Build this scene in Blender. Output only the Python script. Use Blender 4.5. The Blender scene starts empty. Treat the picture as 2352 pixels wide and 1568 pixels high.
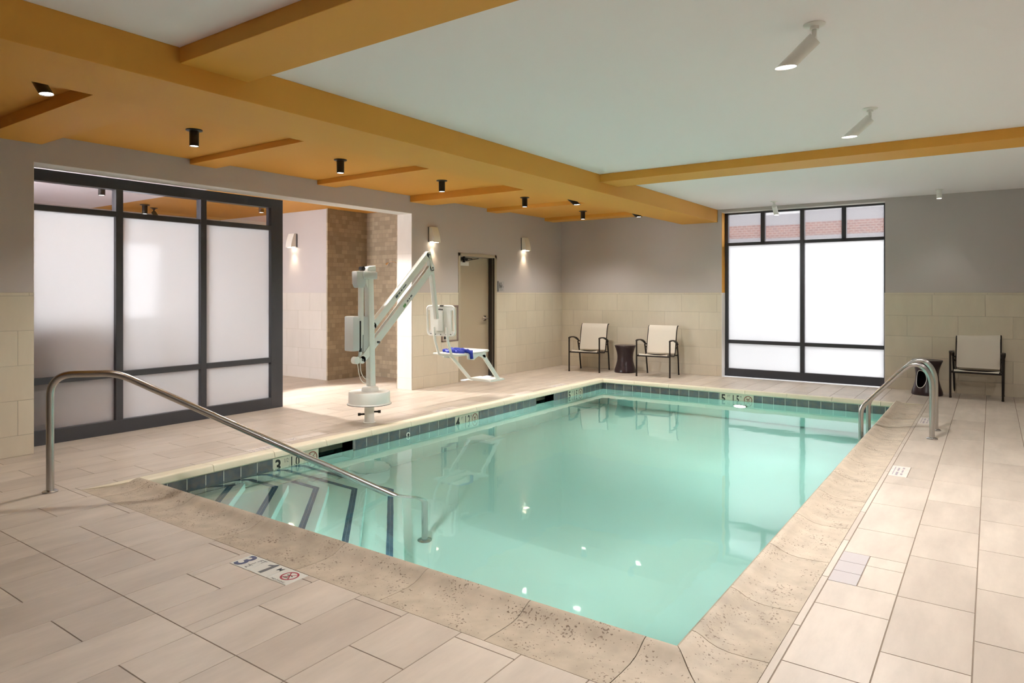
import bpy, bmesh, math, random
from mathutils import Vector, Matrix
random.seed(7)
PI = math.pi
scn = bpy.context.scene
col = scn.collection

# ------------------------------------------------------------------ materials
def new_mat(name):
    m = bpy.data.materials.new(name); m.use_nodes = True
    nt = m.node_tree; nt.nodes.clear()
    out = nt.nodes.new('ShaderNodeOutputMaterial')
    return m, nt, out

def rgb(c): return (c[0], c[1], c[2], 1)

def pbr(name, c, rough=.5, metal=0, spec=.5, noise=None, bump=None, coat=0):
    m, nt, out = new_mat(name)
    b = nt.nodes.new('ShaderNodeBsdfPrincipled')
    b.inputs['Base Color'].default_value = rgb(c)
    b.inputs['Roughness'].default_value = rough
    b.inputs['Metallic'].default_value = metal
    b.inputs['Specular IOR Level'].default_value = spec
    b.inputs['Coat Weight'].default_value = coat
    nt.links.new(b.outputs[0], out.inputs[0])
    tc = nt.nodes.new('ShaderNodeTexCoord')
    if noise:
        sc, c2, stretch = noise
        mp = nt.nodes.new('ShaderNodeMapping'); mp.inputs['Scale'].default_value = stretch
        n = nt.nodes.new('ShaderNodeTexNoise'); n.inputs['Scale'].default_value = sc; n.inputs['Detail'].default_value = 4
        r = nt.nodes.new('ShaderNodeMixRGB'); r.inputs[1].default_value = rgb(c); r.inputs[2].default_value = rgb(c2)
        nt.links.new(tc.outputs['Object'], mp.inputs[0]); nt.links.new(mp.outputs[0], n.inputs[0])
        nt.links.new(n.outputs[0], r.inputs[0]); nt.links.new(r.outputs[0], b.inputs['Base Color'])
    if bump:
        sc, st = bump
        n = nt.nodes.new('ShaderNodeTexNoise'); n.inputs['Scale'].default_value = sc; n.inputs['Detail'].default_value = 3
        bp = nt.nodes.new('ShaderNodeBump'); bp.inputs['Strength'].default_value = st; bp.inputs['Distance'].default_value = .002
        nt.links.new(tc.outputs['Object'], n.inputs[0]); nt.links.new(n.outputs[0], bp.inputs['Height']); nt.links.new(bp.outputs[0], b.inputs['Normal'])
    return m

def tile_mat(name, c1, c2, rough, streak=(1, 1, 1), mott=None, rb=.25, spec=.4):
    """tile with a random tone per tile (vertex colour 'tone' = which tile, not light) and fine linen streaks"""
    m, nt, out = new_mat(name); N = nt.nodes.new; L = nt.links.new
    b = N('ShaderNodeBsdfPrincipled'); L(b.outputs[0], out.inputs[0])
    b.inputs['Roughness'].default_value = rough; b.inputs['Specular IOR Level'].default_value = spec
    at = N('ShaderNodeAttribute'); at.attribute_name = 'tone'
    mx = N('ShaderNodeMixRGB'); mx.inputs[1].default_value = rgb(c1); mx.inputs[2].default_value = rgb(c2)
    L(at.outputs['Fac'], mx.inputs[0])
    tc = N('ShaderNodeTexCoord'); mp = N('ShaderNodeMapping'); mp.inputs['Scale'].default_value = streak
    n = N('ShaderNodeTexNoise'); n.inputs['Scale'].default_value = 6; n.inputs['Detail'].default_value = 6; n.inputs['Roughness'].default_value = .65
    L(tc.outputs['Object'], mp.inputs[0]); L(mp.outputs[0], n.inputs[0])
    mr = N('ShaderNodeMapRange'); mr.inputs[1].default_value = .3; mr.inputs[2].default_value = .7; mr.inputs[3].default_value = 1 - rb*.5; mr.inputs[4].default_value = 1 + rb*.5
    L(n.outputs[0], mr.inputs[0])
    ml = N('ShaderNodeMixRGB'); ml.blend_type = 'MULTIPLY'; ml.inputs[0].default_value = 1
    L(mx.outputs[0], ml.inputs[1]); L(mr.outputs[0], ml.inputs[2])
    last = ml
    if mott:
        n2 = N('ShaderNodeTexNoise'); n2.inputs['Scale'].default_value = mott[0]; n2.inputs['Detail'].default_value = 3
        L(tc.outputs['Object'], n2.inputs[0])
        m2 = N('ShaderNodeMixRGB'); m2.inputs[2].default_value = rgb(mott[1])
        r2 = N('ShaderNodeMapRange'); r2.inputs[1].default_value = .42; r2.inputs[2].default_value = .62; r2.inputs[4].default_value = mott[2]
        L(n2.outputs[0], r2.inputs[0]); L(r2.outputs[0], m2.inputs[0]); L(last.outputs[0], m2.inputs[1]); last = m2
    L(last.outputs[0], b.inputs['Base Color'])
    bp = N('ShaderNodeBump'); bp.inputs['Strength'].default_value = .12; bp.inputs['Distance'].default_value = .002
    L(n.outputs[0], bp.inputs['Height']); L(bp.outputs[0], b.inputs['Normal'])
    return m

def travertine(name):
    m, nt, out = new_mat(name); N = nt.nodes.new; L = nt.links.new
    b = N('ShaderNodeBsdfPrincipled'); L(b.outputs[0], out.inputs[0]); b.inputs['Roughness'].default_value = .55
    b.inputs['Specular IOR Level'].default_value = .35
    at = N('ShaderNodeAttribute'); at.attribute_name = 'tone'
    mx = N('ShaderNodeMixRGB'); mx.inputs[1].default_value = (.50, .42, .33, 1); mx.inputs[2].default_value = (.42, .35, .27, 1)
    L(at.outputs['Fac'], mx.inputs[0])
    tc = N('ShaderNodeTexCoord')
    n1 = N('ShaderNodeTexNoise'); n1.inputs['Scale'].default_value = 9; n1.inputs['Detail'].default_value = 6
    L(tc.outputs['Object'], n1.inputs[0])
    m1 = N('ShaderNodeMixRGB'); m1.blend_type = 'MULTIPLY'; m1.inputs[0].default_value = 1
    r1 = N('ShaderNodeMapRange'); r1.inputs[1].default_value = .3; r1.inputs[2].default_value = .7; r1.inputs[3].default_value = .84; r1.inputs[4].default_value = 1.12
    L(n1.outputs[0], r1.inputs[0]); L(mx.outputs[0], m1.inputs[1]); L(r1.outputs[0], m1.inputs[2])
    # pits: small dark holes, gathered in patches
    v = N('ShaderNodeTexNoise'); v.inputs['Scale'].default_value = 78; v.inputs['Detail'].default_value = 2
    L(tc.outputs['Object'], v.inputs[0])
    pt = N('ShaderNodeTexNoise'); pt.inputs['Scale'].default_value = 5.5; pt.inputs['Detail'].default_value = 2
    L(tc.outputs['Object'], pt.inputs[0])
    ad = N('ShaderNodeMath'); ad.operation = 'MULTIPLY_ADD'; ad.inputs[1].default_value = .42
    L(pt.outputs[0], ad.inputs[0]); L(v.outputs[0], ad.inputs[2])
    rp = N('ShaderNodeMapRange'); rp.inputs[1].default_value = .865; rp.inputs[2].default_value = .91
    L(ad.outputs[0], rp.inputs[0])
    m2 = N('ShaderNodeMixRGB'); m2.inputs[2].default_value = (.20, .15, .11, 1)
    L(rp.outputs[0], m2.inputs[0]); L(m1.outputs[0], m2.inputs[1]); L(m2.outputs[0], b.inputs['Base Color'])
    iv = N('ShaderNodeMath'); iv.operation = 'SUBTRACT'; iv.inputs[0].default_value = 1
    L(rp.outputs[0], iv.inputs[1])
    bp = N('ShaderNodeBump'); bp.inputs['Strength'].default_value = .5; bp.inputs['Distance'].default_value = .003
    L(iv.outputs[0], bp.inputs['Height']); L(bp.outputs[0], b.inputs['Normal'])
    return m

def clear_glass(name, tint=(.93, .95, .96), refl=1.0):
    m, nt, out = new_mat(name); N = nt.nodes.new; L = nt.links.new
    t = N('ShaderNodeBsdfTransparent'); t.inputs[0].default_value = rgb(tint)
    g = N('ShaderNodeBsdfGlossy'); g.inputs['Roughness'].default_value = .01; g.inputs[0].default_value = (refl, refl, refl, 1)
    f = N('ShaderNodeFresnel'); f.inputs[0].default_value = 1.7
    mx = N('ShaderNodeMixShader'); L(f.outputs[0], mx.inputs[0]); L(t.outputs[0], mx.inputs[1]); L(g.outputs[0], mx.inputs[2]); L(mx.outputs[0], out.inputs[0])
    return m

def frosted_glass(name, tint, see=.35, rough=.5, dif=.85):
    m, nt, out = new_mat(name); N = nt.nodes.new; L = nt.links.new
    tr = N('ShaderNodeBsdfTranslucent'); tr.inputs[0].default_value = rgb([dif*c for c in tint])
    rf = N('ShaderNodeBsdfRefraction'); rf.inputs[0].default_value = rgb(tint); rf.inputs['IOR'].default_value = 1.03; rf.inputs['Roughness'].default_value = rough
    a = N('ShaderNodeMixShader'); a.inputs[0].default_value = see; L(tr.outputs[0], a.inputs[1]); L(rf.outputs[0], a.inputs[2])
    df = N('ShaderNodeBsdfDiffuse'); df.inputs[0].default_value = (.7, .72, .75, 1)
    b0 = N('ShaderNodeMixShader'); b0.inputs[0].default_value = .15; L(a.outputs[0], b0.inputs[1]); L(df.outputs[0], b0.inputs[2])
    g = N('ShaderNodeBsdfGlossy'); g.inputs['Roughness'].default_value = .12
    f = N('ShaderNodeFresnel'); f.inputs[0].default_value = 1.45
    b = N('ShaderNodeMixShader'); L(f.outputs[0], b.inputs[0]); L(b0.outputs[0], b.inputs[1]); L(g.outputs[0], b.inputs[2]); L(b.outputs[0], out.inputs[0])
    return m

def emit(name, c, s):
    m, nt, out = new_mat(name)
    e = nt.nodes.new('ShaderNodeEmission'); e.inputs[0].default_value = rgb(c); e.inputs[1].default_value = s
    nt.links.new(e.outputs[0], out.inputs[0]); return m

ORG = (.74, .355, .060)
M = dict(
    orange=pbr('orange_paint', ORG, .6, spec=.3, noise=(1.2, (.71, .33, .053), (1, 1, 1)), bump=(180, .1)),
    ceil=pbr('ceiling_paint', (.95, .89, .915), .8, bump=(150, .1)),
    wall=pbr('taupe_paint', (.535, .488, .478), .7, spec=.25, noise=(.8, (.515, .47, .46), (1, 1, 1)), bump=(160, .12)),
    reveal=pbr('reveal_paint', (.78, .74, .70), .7),
    grout=pbr('brown_grout', (.22, .17, .13), .9),
    wgrout=pbr('beige_grout', (.50, .45, .37), .9),
    pgrout=pbr('pale_pool_grout', (.70, .70, .62), .8),
    floor=tile_mat('deck_tile', (.56, .488, .418), (.48, .412, .350), .36, (1, .25, 1), rb=.26),
    wtile=tile_mat('wall_tile', (.65, .585, .475), (.61, .545, .435), .4, (1, 1, .3), rb=.08),
    atile=tile_mat('alcove_tile', (.60, .55, .50), (.57, .52, .47), .4, (1, 1, .3), rb=.08),
    wltile=tile_mat('waterline_tile', (.085, .10, .12), (.14, .15, .16), .12, (1, 1, 1), mott=(14, (.20, .16, .12), .45), rb=.5, spec=.6),
    trav=travertine('travertine'),
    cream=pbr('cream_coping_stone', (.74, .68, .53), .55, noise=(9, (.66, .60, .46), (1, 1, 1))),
    coping_face=pbr('coping_edge_stone', (.50, .44, .31), .6),
    plaster=pbr('pool_plaster', (.76, .88, .83), .7),
    stripe=tile_mat('blue_step_tile', (.035, .10, .17), (.05, .13, .21), .25, (1, 1, 1), rb=.3),
    dark=pbr('charcoal_metal', (.045, .046, .054), .35, spec=.5),
    steel=pbr('brushed_steel', (.46, .45, .44), .26, metal=1),
    chrome=pbr('chrome', (.8, .8, .8), .1, metal=1),
    white=pbr('white_powder_coat', (.80, .80, .76), .35),
    whiteplas=pbr('white_plastic', (.84, .83, .79), .4),
    greyplas=pbr('grey_plastic', (.58, .58, .57), .4),
    black=pbr('black_metal', (.012, .012, .012), .35),
    bronze=pbr('dark_bronze_metal', (.018, .012, .010), .5, spec=.3),
    sling=pbr('sling_fabric', (.68, .62, .54), .8, noise=(300, (.62, .565, .49), (1, 1, 1))),
    plum=pbr('plum_plastic', (.028, .014, .017), .3, spec=.5),
    blue=pbr('blue_webbing', (.02, .04, .42), .55),
    door=pbr('tan_door_paint', (.44, .36, .26), .5, noise=(2, (.41, .335, .24), (1, 1, .3))),
    doorf=pbr('tan_door_frame', (.42, .36, .27), .45),
    jamb_shade=pbr('jamb_shade_paint', (.03, .022, .015), .8),
    sign=pbr('sign_white', (.78, .74, .70), .5),
    signgrey=pbr('sign_grey', (.45, .42, .42), .5),
    ink=pbr('black_ink', (.02, .022, .02), .5),
    blueink=pbr('blue_ink', (.06, .075, .16), .5),
    slate=pbr('slate_ink', (.10, .11, .12), .5),
    red=pbr('red_ink', (.35, .035, .06), .5),
    brownink=pbr('brown_red_ink', (.25, .09, .06), .5),
    marker=pbr('marker_tile', (.62, .62, .57), .3),
    markerp=pbr('waterline_marker_tile', (.62, .60, .47), .3),
    markerg=pbr('worn_marker_tile', (.46, .42, .42), .35),
    fadeink=pbr('faded_ink', (.33, .29, .33), .5),
    palefloor=pbr('pale_marker', (.66, .60, .55), .4),
    cab=pbr('brown_cabinet', (.22, .16, .14), .4),
    lens=emit('lamp_lens', (1, .93, .82), 9),
    warm=emit('sconce_lens', (1, .85, .62), 8),
    plight=emit('pool_light', (1, 1, .95), 3),
    clear=clear_glass('clear_glass'),
    transom=clear_glass('tinted_transom_glass', (.62, .60, .63), 1.0),
    frost=frosted_glass('frosted_glass', (.97, .97, .97), .30, .5),
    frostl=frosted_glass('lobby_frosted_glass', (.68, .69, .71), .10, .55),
    streaky=frosted_glass('streaky_glass', (.97, .96, .96), .85, .26),
    brick=None, concrete=pbr('concrete', (.55, .54, .52), .9), pale_render=pbr('pale_render', (.80, .79, .77), .9),
    redcab=pbr('red_brown_panel', (.16, .07, .07), .5), pinkdisc=pbr('pale_pink_disc', (.50, .33, .33), .5),
)
# brick facade
m, nt, out = new_mat('red_brick'); N = nt.nodes.new; L = nt.links.new
bk = N('ShaderNodeTexBrick'); bk.inputs['Scale'].default_value = 4; bk.inputs[1].default_value = (.36, .15, .11, 1); bk.inputs[2].default_value = (.27, .11, .09, 1); bk.inputs[3].default_value = (.5, .42, .38, 1)
tc = N('ShaderNodeTexCoord'); mp = N('ShaderNodeMapping'); mp.inputs['Rotation'].default_value = (PI/2, 0, 0)
b = N('ShaderNodeBsdfDiffuse'); L(tc.outputs['Object'], mp.inputs[0]); L(mp.outputs[0], bk.inputs[0]); L(bk.outputs[0], b.inputs[0]); L(b.outputs[0], out.inputs[0])
M['brick'] = m
# shower mosaic
m, nt, out = new_mat('shower_mosaic'); N = nt.nodes.new; L = nt.links.new
bk = N('ShaderNodeTexBrick'); bk.inputs['Scale'].default_value = 1; bk.inputs['Brick Width'].default_value = .13; bk.inputs['Row Height'].default_value = .075
bk.inputs['Mortar Size'].default_value = .003; bk.inputs[1].default_value = (.46, .37, .26, 1); bk.inputs[2].default_value = (.31, .25, .175, 1); bk.inputs[3].default_value = (.28, .23, .17, 1); bk.squash = .6; bk.squash_frequency = 3
bk.inputs['Bias'].default_value = .1
tc = N('ShaderNodeTexCoord'); sx = N('ShaderNodeSeparateXYZ'); cx_ = N('ShaderNodeCombineXYZ'); ad = N('ShaderNodeMath'); ad.operation = 'ADD'
L(tc.outputs['Object'], sx.inputs[0]); L(sx.outputs[0], ad.inputs[0]); L(sx.outputs[1], ad.inputs[1]); L(ad.outputs[0], cx_.inputs[0]); L(sx.outputs[2], cx_.inputs[1])
b = N('ShaderNodeBsdfPrincipled'); b.inputs['Roughness'].default_value = .4
L(cx_.outputs[0], bk.inputs[0]); L(bk.outputs[0], b.inputs[0]); L(b.outputs[0], out.inputs[0])
M['mosaic'] = m
# pool water: clear, smooth, with a faint swell; the body of the water absorbs red
m, nt, out = new_mat('pool_water'); N = nt.nodes.new; L = nt.links.new
g = N('ShaderNodeBsdfGlass'); g.inputs['IOR'].default_value = 1.333; g.inputs['Roughness'].default_value = .03; g.inputs[0].default_value = (1, 1, 1, 1)
ns = N('ShaderNodeTexNoise'); ns.inputs['Scale'].default_value = 2.2; ns.inputs['Detail'].default_value = 2
tc = N('ShaderNodeTexCoord'); L(tc.outputs['Object'], ns.inputs[0])
bp = N('ShaderNodeBump'); bp.inputs['Strength'].default_value = .10; bp.inputs['Distance'].default_value = .02
L(ns.outputs[0], bp.inputs['Height']); L(bp.outputs[0], g.inputs['Normal']); L(g.outputs[0], out.inputs[0])
va = N('ShaderNodeVolumeAbsorption'); va.inputs[0].default_value = (.25, .93, .86, 1); va.inputs[1].default_value = .20
L(va.outputs[0], out.inputs['Volume'])
M['water'] = m

# ------------------------------------------------------------------ mesh helpers
class MB:
    def __init__(s): s.v = []; s.f = []; s.mi = []; s.tone = []; s.cur = 0; s.ct = 0.0
    def add(s, vs, fs):
        o = len(s.v); s.v += [tuple(p) for p in vs]
        for f in fs: s.f.append([o+i for i in f]); s.mi.append(s.cur); s.tone.append(s.ct)
        return s
    def box(s, x0, x1, y0, y1, z0, z1):
        vs = [(x, y, z) for z in (z0, z1) for y in (y0, y1) for x in (x0, x1)]
        return s.add(vs, [(0, 2, 3, 1), (4, 5, 7, 6), (0, 1, 5, 4), (2, 6, 7, 3), (0, 4, 6, 2), (1, 3, 7, 5)])
    def obox(s, c, ax, ay, az, hx, hy, hz):
        c = Vector(c); ax = Vector(ax).normalized(); ay = Vector(ay).normalized(); az = Vector(az).normalized()
        vs = [c+ax*i*hx+ay*j*hy+az*k*hz for k in (-1, 1) for j in (-1, 1) for i in (-1, 1)]
        return s.add(vs, [(0, 2, 3, 1), (4, 5, 7, 6), (0, 1, 5, 4), (2, 6, 7, 3), (0, 4, 6, 2), (1, 3, 7, 5)])
    def bar(s, a, b, w, h, up=(0, 0, 1)):
        a = Vector(a); b = Vector(b); d = (b-a); L_ = d.length; d.normalize(); u = Vector(up); sd = d.cross(u)
        if sd.length < 1e-4: sd = d.cross(Vector((1, 0, 0)))
        sd.normalize(); u = sd.cross(d)
        return s.obox((a+b)/2, d, sd, u, L_/2, w/2, h/2)
    def tube(s, pts, r, seg=16, caps=True):
        pts = [Vector(p) for p in pts]; n = len(pts); rings = []
        rr = r if isinstance(r, (list, tuple)) else [r]*n
        t0 = (pts[1]-pts[0]).normalized(); ref = Vector((0, 0, 1)) if abs(t0.z) < .9 else Vector((1, 0, 0))
        u = t0.cross(ref).normalized()
        o = len(s.v)
        for i, p in enumerate(pts):
            if i == 0: t = t0
            elif i == n-1: t = (pts[i]-pts[i-1]).normalized()
            else: t = ((pts[i+1]-p).normalized()+(p-pts[i-1]).normalized()).normalized()
            u = (u - t*u.dot(t)).normalized(); w = t.cross(u)
            for k in range(seg):
                a = 2*PI*k/seg; s.v.append(tuple(p+(u*math.cos(a)+w*math.sin(a))*rr[i]))
        for i in range(n-1):
            for k in range(seg):
                k2 = (k+1) % seg
                s.f.append([o+i*seg+k, o+i*seg+k2, o+(i+1)*seg+k2, o+(i+1)*seg+k]); s.mi.append(s.cur); s.tone.append(s.ct)
        if caps:
            s.f.append([o+k for k in range(seg)][::-1]); s.mi.append(s.cur); s.tone.append(s.ct)
            s.f.append([o+(n-1)*seg+k for k in range(seg)]); s.mi.append(s.cur); s.tone.append(s.ct)
        return s
    def lathe(s, prof, c=(0, 0, 0), seg=48, caps=True):
        o = len(s.v); n = len(prof)
        for (r, z) in prof:
            for k in range(seg):
                a = 2*PI*k/seg; s.v.append((c[0]+r*math.cos(a), c[1]+r*math.sin(a), c[2]+z))
        for i in range(n-1):
            for k in range(seg):
                k2 = (k+1) % seg; s.f.append([o+i*seg+k, o+i*seg+k2, o+(i+1)*seg+k2, o+(i+1)*seg+k]); s.mi.append(s.cur); s.tone.append(s.ct)
        if caps:
            s.f.append([o+k for k in range(seg)][::-1]); s.mi.append(s.cur); s.tone.append(s.ct)
            s.f.append([o+(n-1)*seg+k for k in range(seg)]); s.mi.append(s.cur); s.tone.append(s.ct)
        return s
    def prism(s, poly, axis, a0, a1):
        """polygon in the plane normal to axis ('x': (y,z), 'y': (x,z), 'z': (x,y))"""
        def P(p, a): return {'x': (a, p[0], p[1]), 'y': (p[0], a, p[1]), 'z': (p[0], p[1], a)}[axis]
        n = len(poly); vs = [P(p, a0) for p in poly]+[P(p, a1) for p in poly]
        fs = [list(range(n))[::-1], [n+i for i in range(n)]]+[[i, (i+1) % n, n+(i+1) % n, n+i] for i in range(n)]
        return s.add(vs, fs)
    def build(s, name, mats, parent=None, smooth=False, bevel=0, off=(0, 0, 0), auto=True):
        me = bpy.data.meshes.new(name)
        me.from_pydata([(v[0]-off[0], v[1]-off[1], v[2]-off[2]) for v in s.v], [], s.f)
        for mt in (mats if isinstance(mats, (list, tuple)) else [mats]): me.materials.append(mt)
        me.polygons.foreach_set('material_index', s.mi)
        if any(s.tone):
            a = me.attributes.new('tone', 'FLOAT', 'FACE'); a.data.foreach_set('value', s.tone)
        bm = bmesh.new(); bm.from_mesh(me); bmesh.ops.recalc_face_normals(bm, faces=bm.faces)
        if bevel:
            es = [e for e in bm.edges if len(e.link_faces) == 2 and e.calc_face_angle(0) > .6]
            bmesh.ops.bevel(bm, geom=es, offset=bevel, segments=2, affect='EDGES', profile=.6)
        bm.to_mesh(me); bm.free()
        if smooth:
            me.shade_smooth() if hasattr(me, 'shade_smooth') else None
            me.set_sharp_from_angle(angle=.7)
        o = bpy.data.objects.new(name, me); col.objects.link(o)
        if parent: o.parent = parent
        return o

def arc(pts, rad, n=7):
    """round the corners of a polyline"""
    P = [Vector(p) for p in pts]; R_ = [P[0]]
    for i in range(1, len(P)-1):
        a = (P[i-1]-P[i]); b = (P[i+1]-P[i]); r = rad[i-1] if isinstance(rad, (list, tuple)) else rad
        la = min(r, a.length*.49); lb = min(r, b.length*.49)
        p0 = P[i]+a.normalized()*la; p1 = P[i]+b.normalized()*lb
        for k in range(n+1):
            t = k/n; R_.append(p0*(1-t)**2+P[i]*2*t*(1-t)+p1*t*t)
    R_.append(P[-1]); return R_

def tag(o, label=None, cat=None, group=None, kind=None):
    if label: o['label'] = label
    if cat: o['category'] = cat
    if group: o['group'] = group
    if kind: o['kind'] = kind
    return o
def struct(o): o['kind'] = 'structure'; return o
def empty(name, loc, label, cat, group=None, rz=0, kind=None):
    o = bpy.data.objects.new(name, None); o.empty_display_size = .1; col.objects.link(o); o.location = loc; o.rotation_euler = (0, 0, rz)
    return tag(o, label, cat, group, kind)
def copy_tree(o, parent=None):
    c = o.copy(); col.objects.link(c); c.parent = parent
    for ch in [x for x in bpy.data.objects if x.parent == o]: copy_tree(ch, c)
    return c
def copy_thing(o, loc, rz, label):
    kids = {}
    for x in bpy.data.objects:
        if x.parent: kids.setdefault(x.parent.name, []).append(x)
    def rec(a, p):
        c = a.copy(); col.objects.link(c); c.parent = p
        for k in kids.get(a.name, []): rec(k, c)
        return c
    c = rec(o, None); c.location = loc; c.rotation_euler = (0, 0, rz); c['label'] = label
    return c

# tiles laid in a plane -------------------------------------------------------
def subtract(r, h):
    x0, x1, y0, y1 = r; a0, a1, b0, b1 = h
    if x1 <= a0 or x0 >= a1 or y1 <= b0 or y0 >= b1: return [r]
    o = []
    if x0 < a0: o.append((x0, a0, y0, y1))
    if x1 > a1: o.append((a1, x1, y0, y1))
    mx0, mx1 = max(x0, a0), min(x1, a1)
    if y0 < b0: o.append((mx0, mx1, y0, b0))
    if y1 > b1: o.append((mx0, mx1, b1, y1))
    return o
def lay(mb, rects, P, g=.0020, ch=.0012, dep=.003, slot=0):
    """P(u,v,d) maps to 3D, d = height over the tile face"""
    for (u0, u1, v0, v1) in rects:
        if u1-u0 < .008 or v1-v0 < .008: continue
        mb.cur = slot; mb.ct = random.random()*.999+.001
        a = (u0+g, u1-g, v0+g, v1-g); b = (a[0]+ch, a[1]-ch, a[2]+ch, a[3]-ch)
        vs = [P(a[0], a[2], -dep), P(a[1], a[2], -dep), P(a[1], a[3], -dep), P(a[0], a[3], -dep),
              P(b[0], b[2], 0), P(b[1], b[2], 0), P(b[1], b[3], 0), P(b[0], b[3], 0)]
        mb.add(vs, [(4, 5, 6, 7), (0, 1, 5, 4), (1, 2, 6, 5), (2, 3, 7, 6), (3, 0, 4, 7)])

def brick_rects(u0, u1, v0, v1, lu, lv, ou, ov, stag=.5):
    """rows along u (tile length lu), rows of height lv stacked in v; joints pass through (ou,ov)"""
    out = []; k0 = math.floor((v0-ov)/lv); k1 = math.ceil((v1-ov)/lv)
    for k in range(k0, k1):
        a, b = max(v0, ov+k*lv), min(v1, ov+(k+1)*lv)
        if b-a < .004: continue
        o = ou+(stag*lu if k % 2 else 0); j0 = math.floor((u0-o)/lu); j1 = math.ceil((u1-o)/lu)
        for j in range(j0, j1):
            c, d = max(u0, o+j*lu), min(u1, o+(j+1)*lu)
            if d-c > .004: out.append((c, d, a, b))
    return out

# ------------------------------------------------------------------ dimensions
XL, YB, XR, YF = -7.30, 12.12, 1.7, -3.2          # left wall, back wall, right wall, wall behind
ZC, ZBM, ZBC, ZBS = 2.99, 2.765, 2.893, 2.93      # ceiling, deep beam, wide cross beams, shallow cross beams
PX0, PX1, PY0, PY1 = -5.50, -1.07, 2.70, 10.50    # water basin
CX0, CX1, CY0, CY1 = -5.665, -.738, 2.325, 10.65  # outer edge of coping
WL = -.15
LX, LY0 = -12.5, 1.0                             # lobby beyond the glass partition

# ------------------------------------------------------------------ floor
fl = MB()
rects = []
# near strip (tiles run in y, columns .32 wide)
c = -30
while -2.235+.32*c < CX1-.001:
    x0 = -2.235+.32*c; x1 = min(x0+.32, CX1)
    if x0 > -5.77:
        js = [-3.2, -2.85, -2.21, -1.57, -.93, -.29, .355, .995, 1.635]
        js2 = [-3.2, -2.53, -1.89, -1.25, -.61, .04, .68, 1.32, 1.635]
        e = (c % 2 == 0) or c == -7
        J = (js2+[1.96, CY0]) if e else (js+[2.275, CY0])
        for a, b in zip(J, J[1:]): rects.append((max(x0, XL), x1, a, b))
    c += 1
# left deck and lobby
lft = brick_rects(YF, YB, LX, CX0, .64, .32, .36, -2.235-.32*40)
lft = [(r[2], r[3], r[0], r[1]) for r in lft]
LFT = set(lft)
for r in lft:
    if r[0] < XL-.31 and (r[3] <= LY0 or r[2] >= 8.6): continue
    rects.append(r)
lc = []
for r in rects: lc += subtract(r, (-5.755, 9, YF-1, CY0)) if r in LFT else [r]
rects = lc
far = [(r[2], r[3], r[0], r[1]) for r in brick_rects(CY1, YB, CX0, CX1, .64, .32, .36, -2.235-.32*40)]
rects += far
# right deck
cols = [CX1+.035+.32*i for i in range(-0, 9)]
rg = [(CX1, CX1+.035, a, b) for a, b in zip([YF+.645*i for i in range(24)], [YF+.645*(i+1) for i in range(24)]) if b < YB]
for i, x0 in enumerate(cols):
    off = 3.54 if i % 2 == 0 else 3.21
    k = math.floor((YF-off)/.637)
    while off+k*.637 < YB:
        a, b = max(YF, off+k*.637), min(YB, off+(k+1)*.637)
        rg.append((x0, min(x0+.32, XR), a, b)); k += 1
rects += [r for r in rg if r[0] < XR]
# the printed depth marker tiles are set into the deck, so the deck tiles stop at them
MK = [(-3.46, -2.96, 2.175, 2.325), (-.703, -.565, 3.855, 4.335), (-.703, -.565, 6.35, 6.74), (-.703, -.565, 9.05, 9.55),
      (-5.815, -5.67, 3.80, 4.25), (-5.93, -5.785, 4.28, 4.78), (-5.815, -5.67, 6.42, 6.86), (-5.815, -5.67, 8.15, 8.60), (-5.815, -5.67, 9.22, 9.62)]
holes = [(CX0, CX1, CY0, CY1)]+MK
def subtract_t(r, h):
    return [(q[2], q[3], q[0], q[1]) for q in subtract((r[2], r[3], r[0], r[1]), (h[2], h[3], h[0], h[1]))]
for i, h in enumerate(holes):
    nr = []
    for r in rects: nr += (subtract_t if i > 1 else subtract)(r, h)
    rects = nr
nr = []
for r in rects:   # clip under the thick left wall (pier, jamb, shower)
    nr.append(r)
lay(fl, nr, lambda u, v, d: (u, v, d))
fl.cur = 1; fl.ct = 0
for h in [(LX, CX0, LY0, 8.7), (XL, CX0, 8.7, YB), (XL, CX0, YF, LY0), (CX0, XR, YF, CY0), (CX0, XR, CY1, YB), (CX1, XR, CY0, CY1)]:
    fl.box(h[0], h[1], h[2], h[3], -.15, -.0022)
struct(fl.build('floor', [M['floor'], M['grout']]))

# ------------------------------------------------------------------ walls
def wains(mb, rects, P, **k): lay(mb, rects, P, **k)
# left wall
w = MB()
for (a, b, c_, d) in [(YF, 2.60, 0, ZC), (2.60, 7.655, 2.722, ZC), (7.655, 8.77, 0, ZC), (8.77, 9.84, 2.17, ZC), (9.84, YB+.3, 0, ZC)]:
    w.box(XL-.30, XL, a, b, c_, d)
w.cur = 1
lay_r = []
for (a, b) in [(YF, 2.60), (7.655, 8.77), (9.84, YB)]:
    lay_r += brick_rects(a, b, .19-.32, 1.47, .64, .32, 2.47, .19)+[(q, min(q+.64, b), 1.47, 1.503) for q in [a+.64*i for i in range(int((b-a)/.64)+1)]]
lay_r = [(r[0], r[1], max(r[2], 0), r[3]) for r in lay_r]
for h in [(8.33, 8.76, .70, 1.29)]:
    q = []
    for r in lay_r: q += subtract(r, h)
    lay_r = q
w.cur = 2; w.ct = 0
for (a, b) in [(YF, 2.60), (7.655, 8.77), (9.84, YB)]: w.box(XL, XL+.008, a, b, 0, 1.502)
lay(w, lay_r, lambda u, v, d: (XL+.010+d, u, v), slot=1)
w.cur = 3; w.ct = 0
w.box(XL-.30, XL-.001, 2.60, 7.655, 2.7195, 2.7235)
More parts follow.
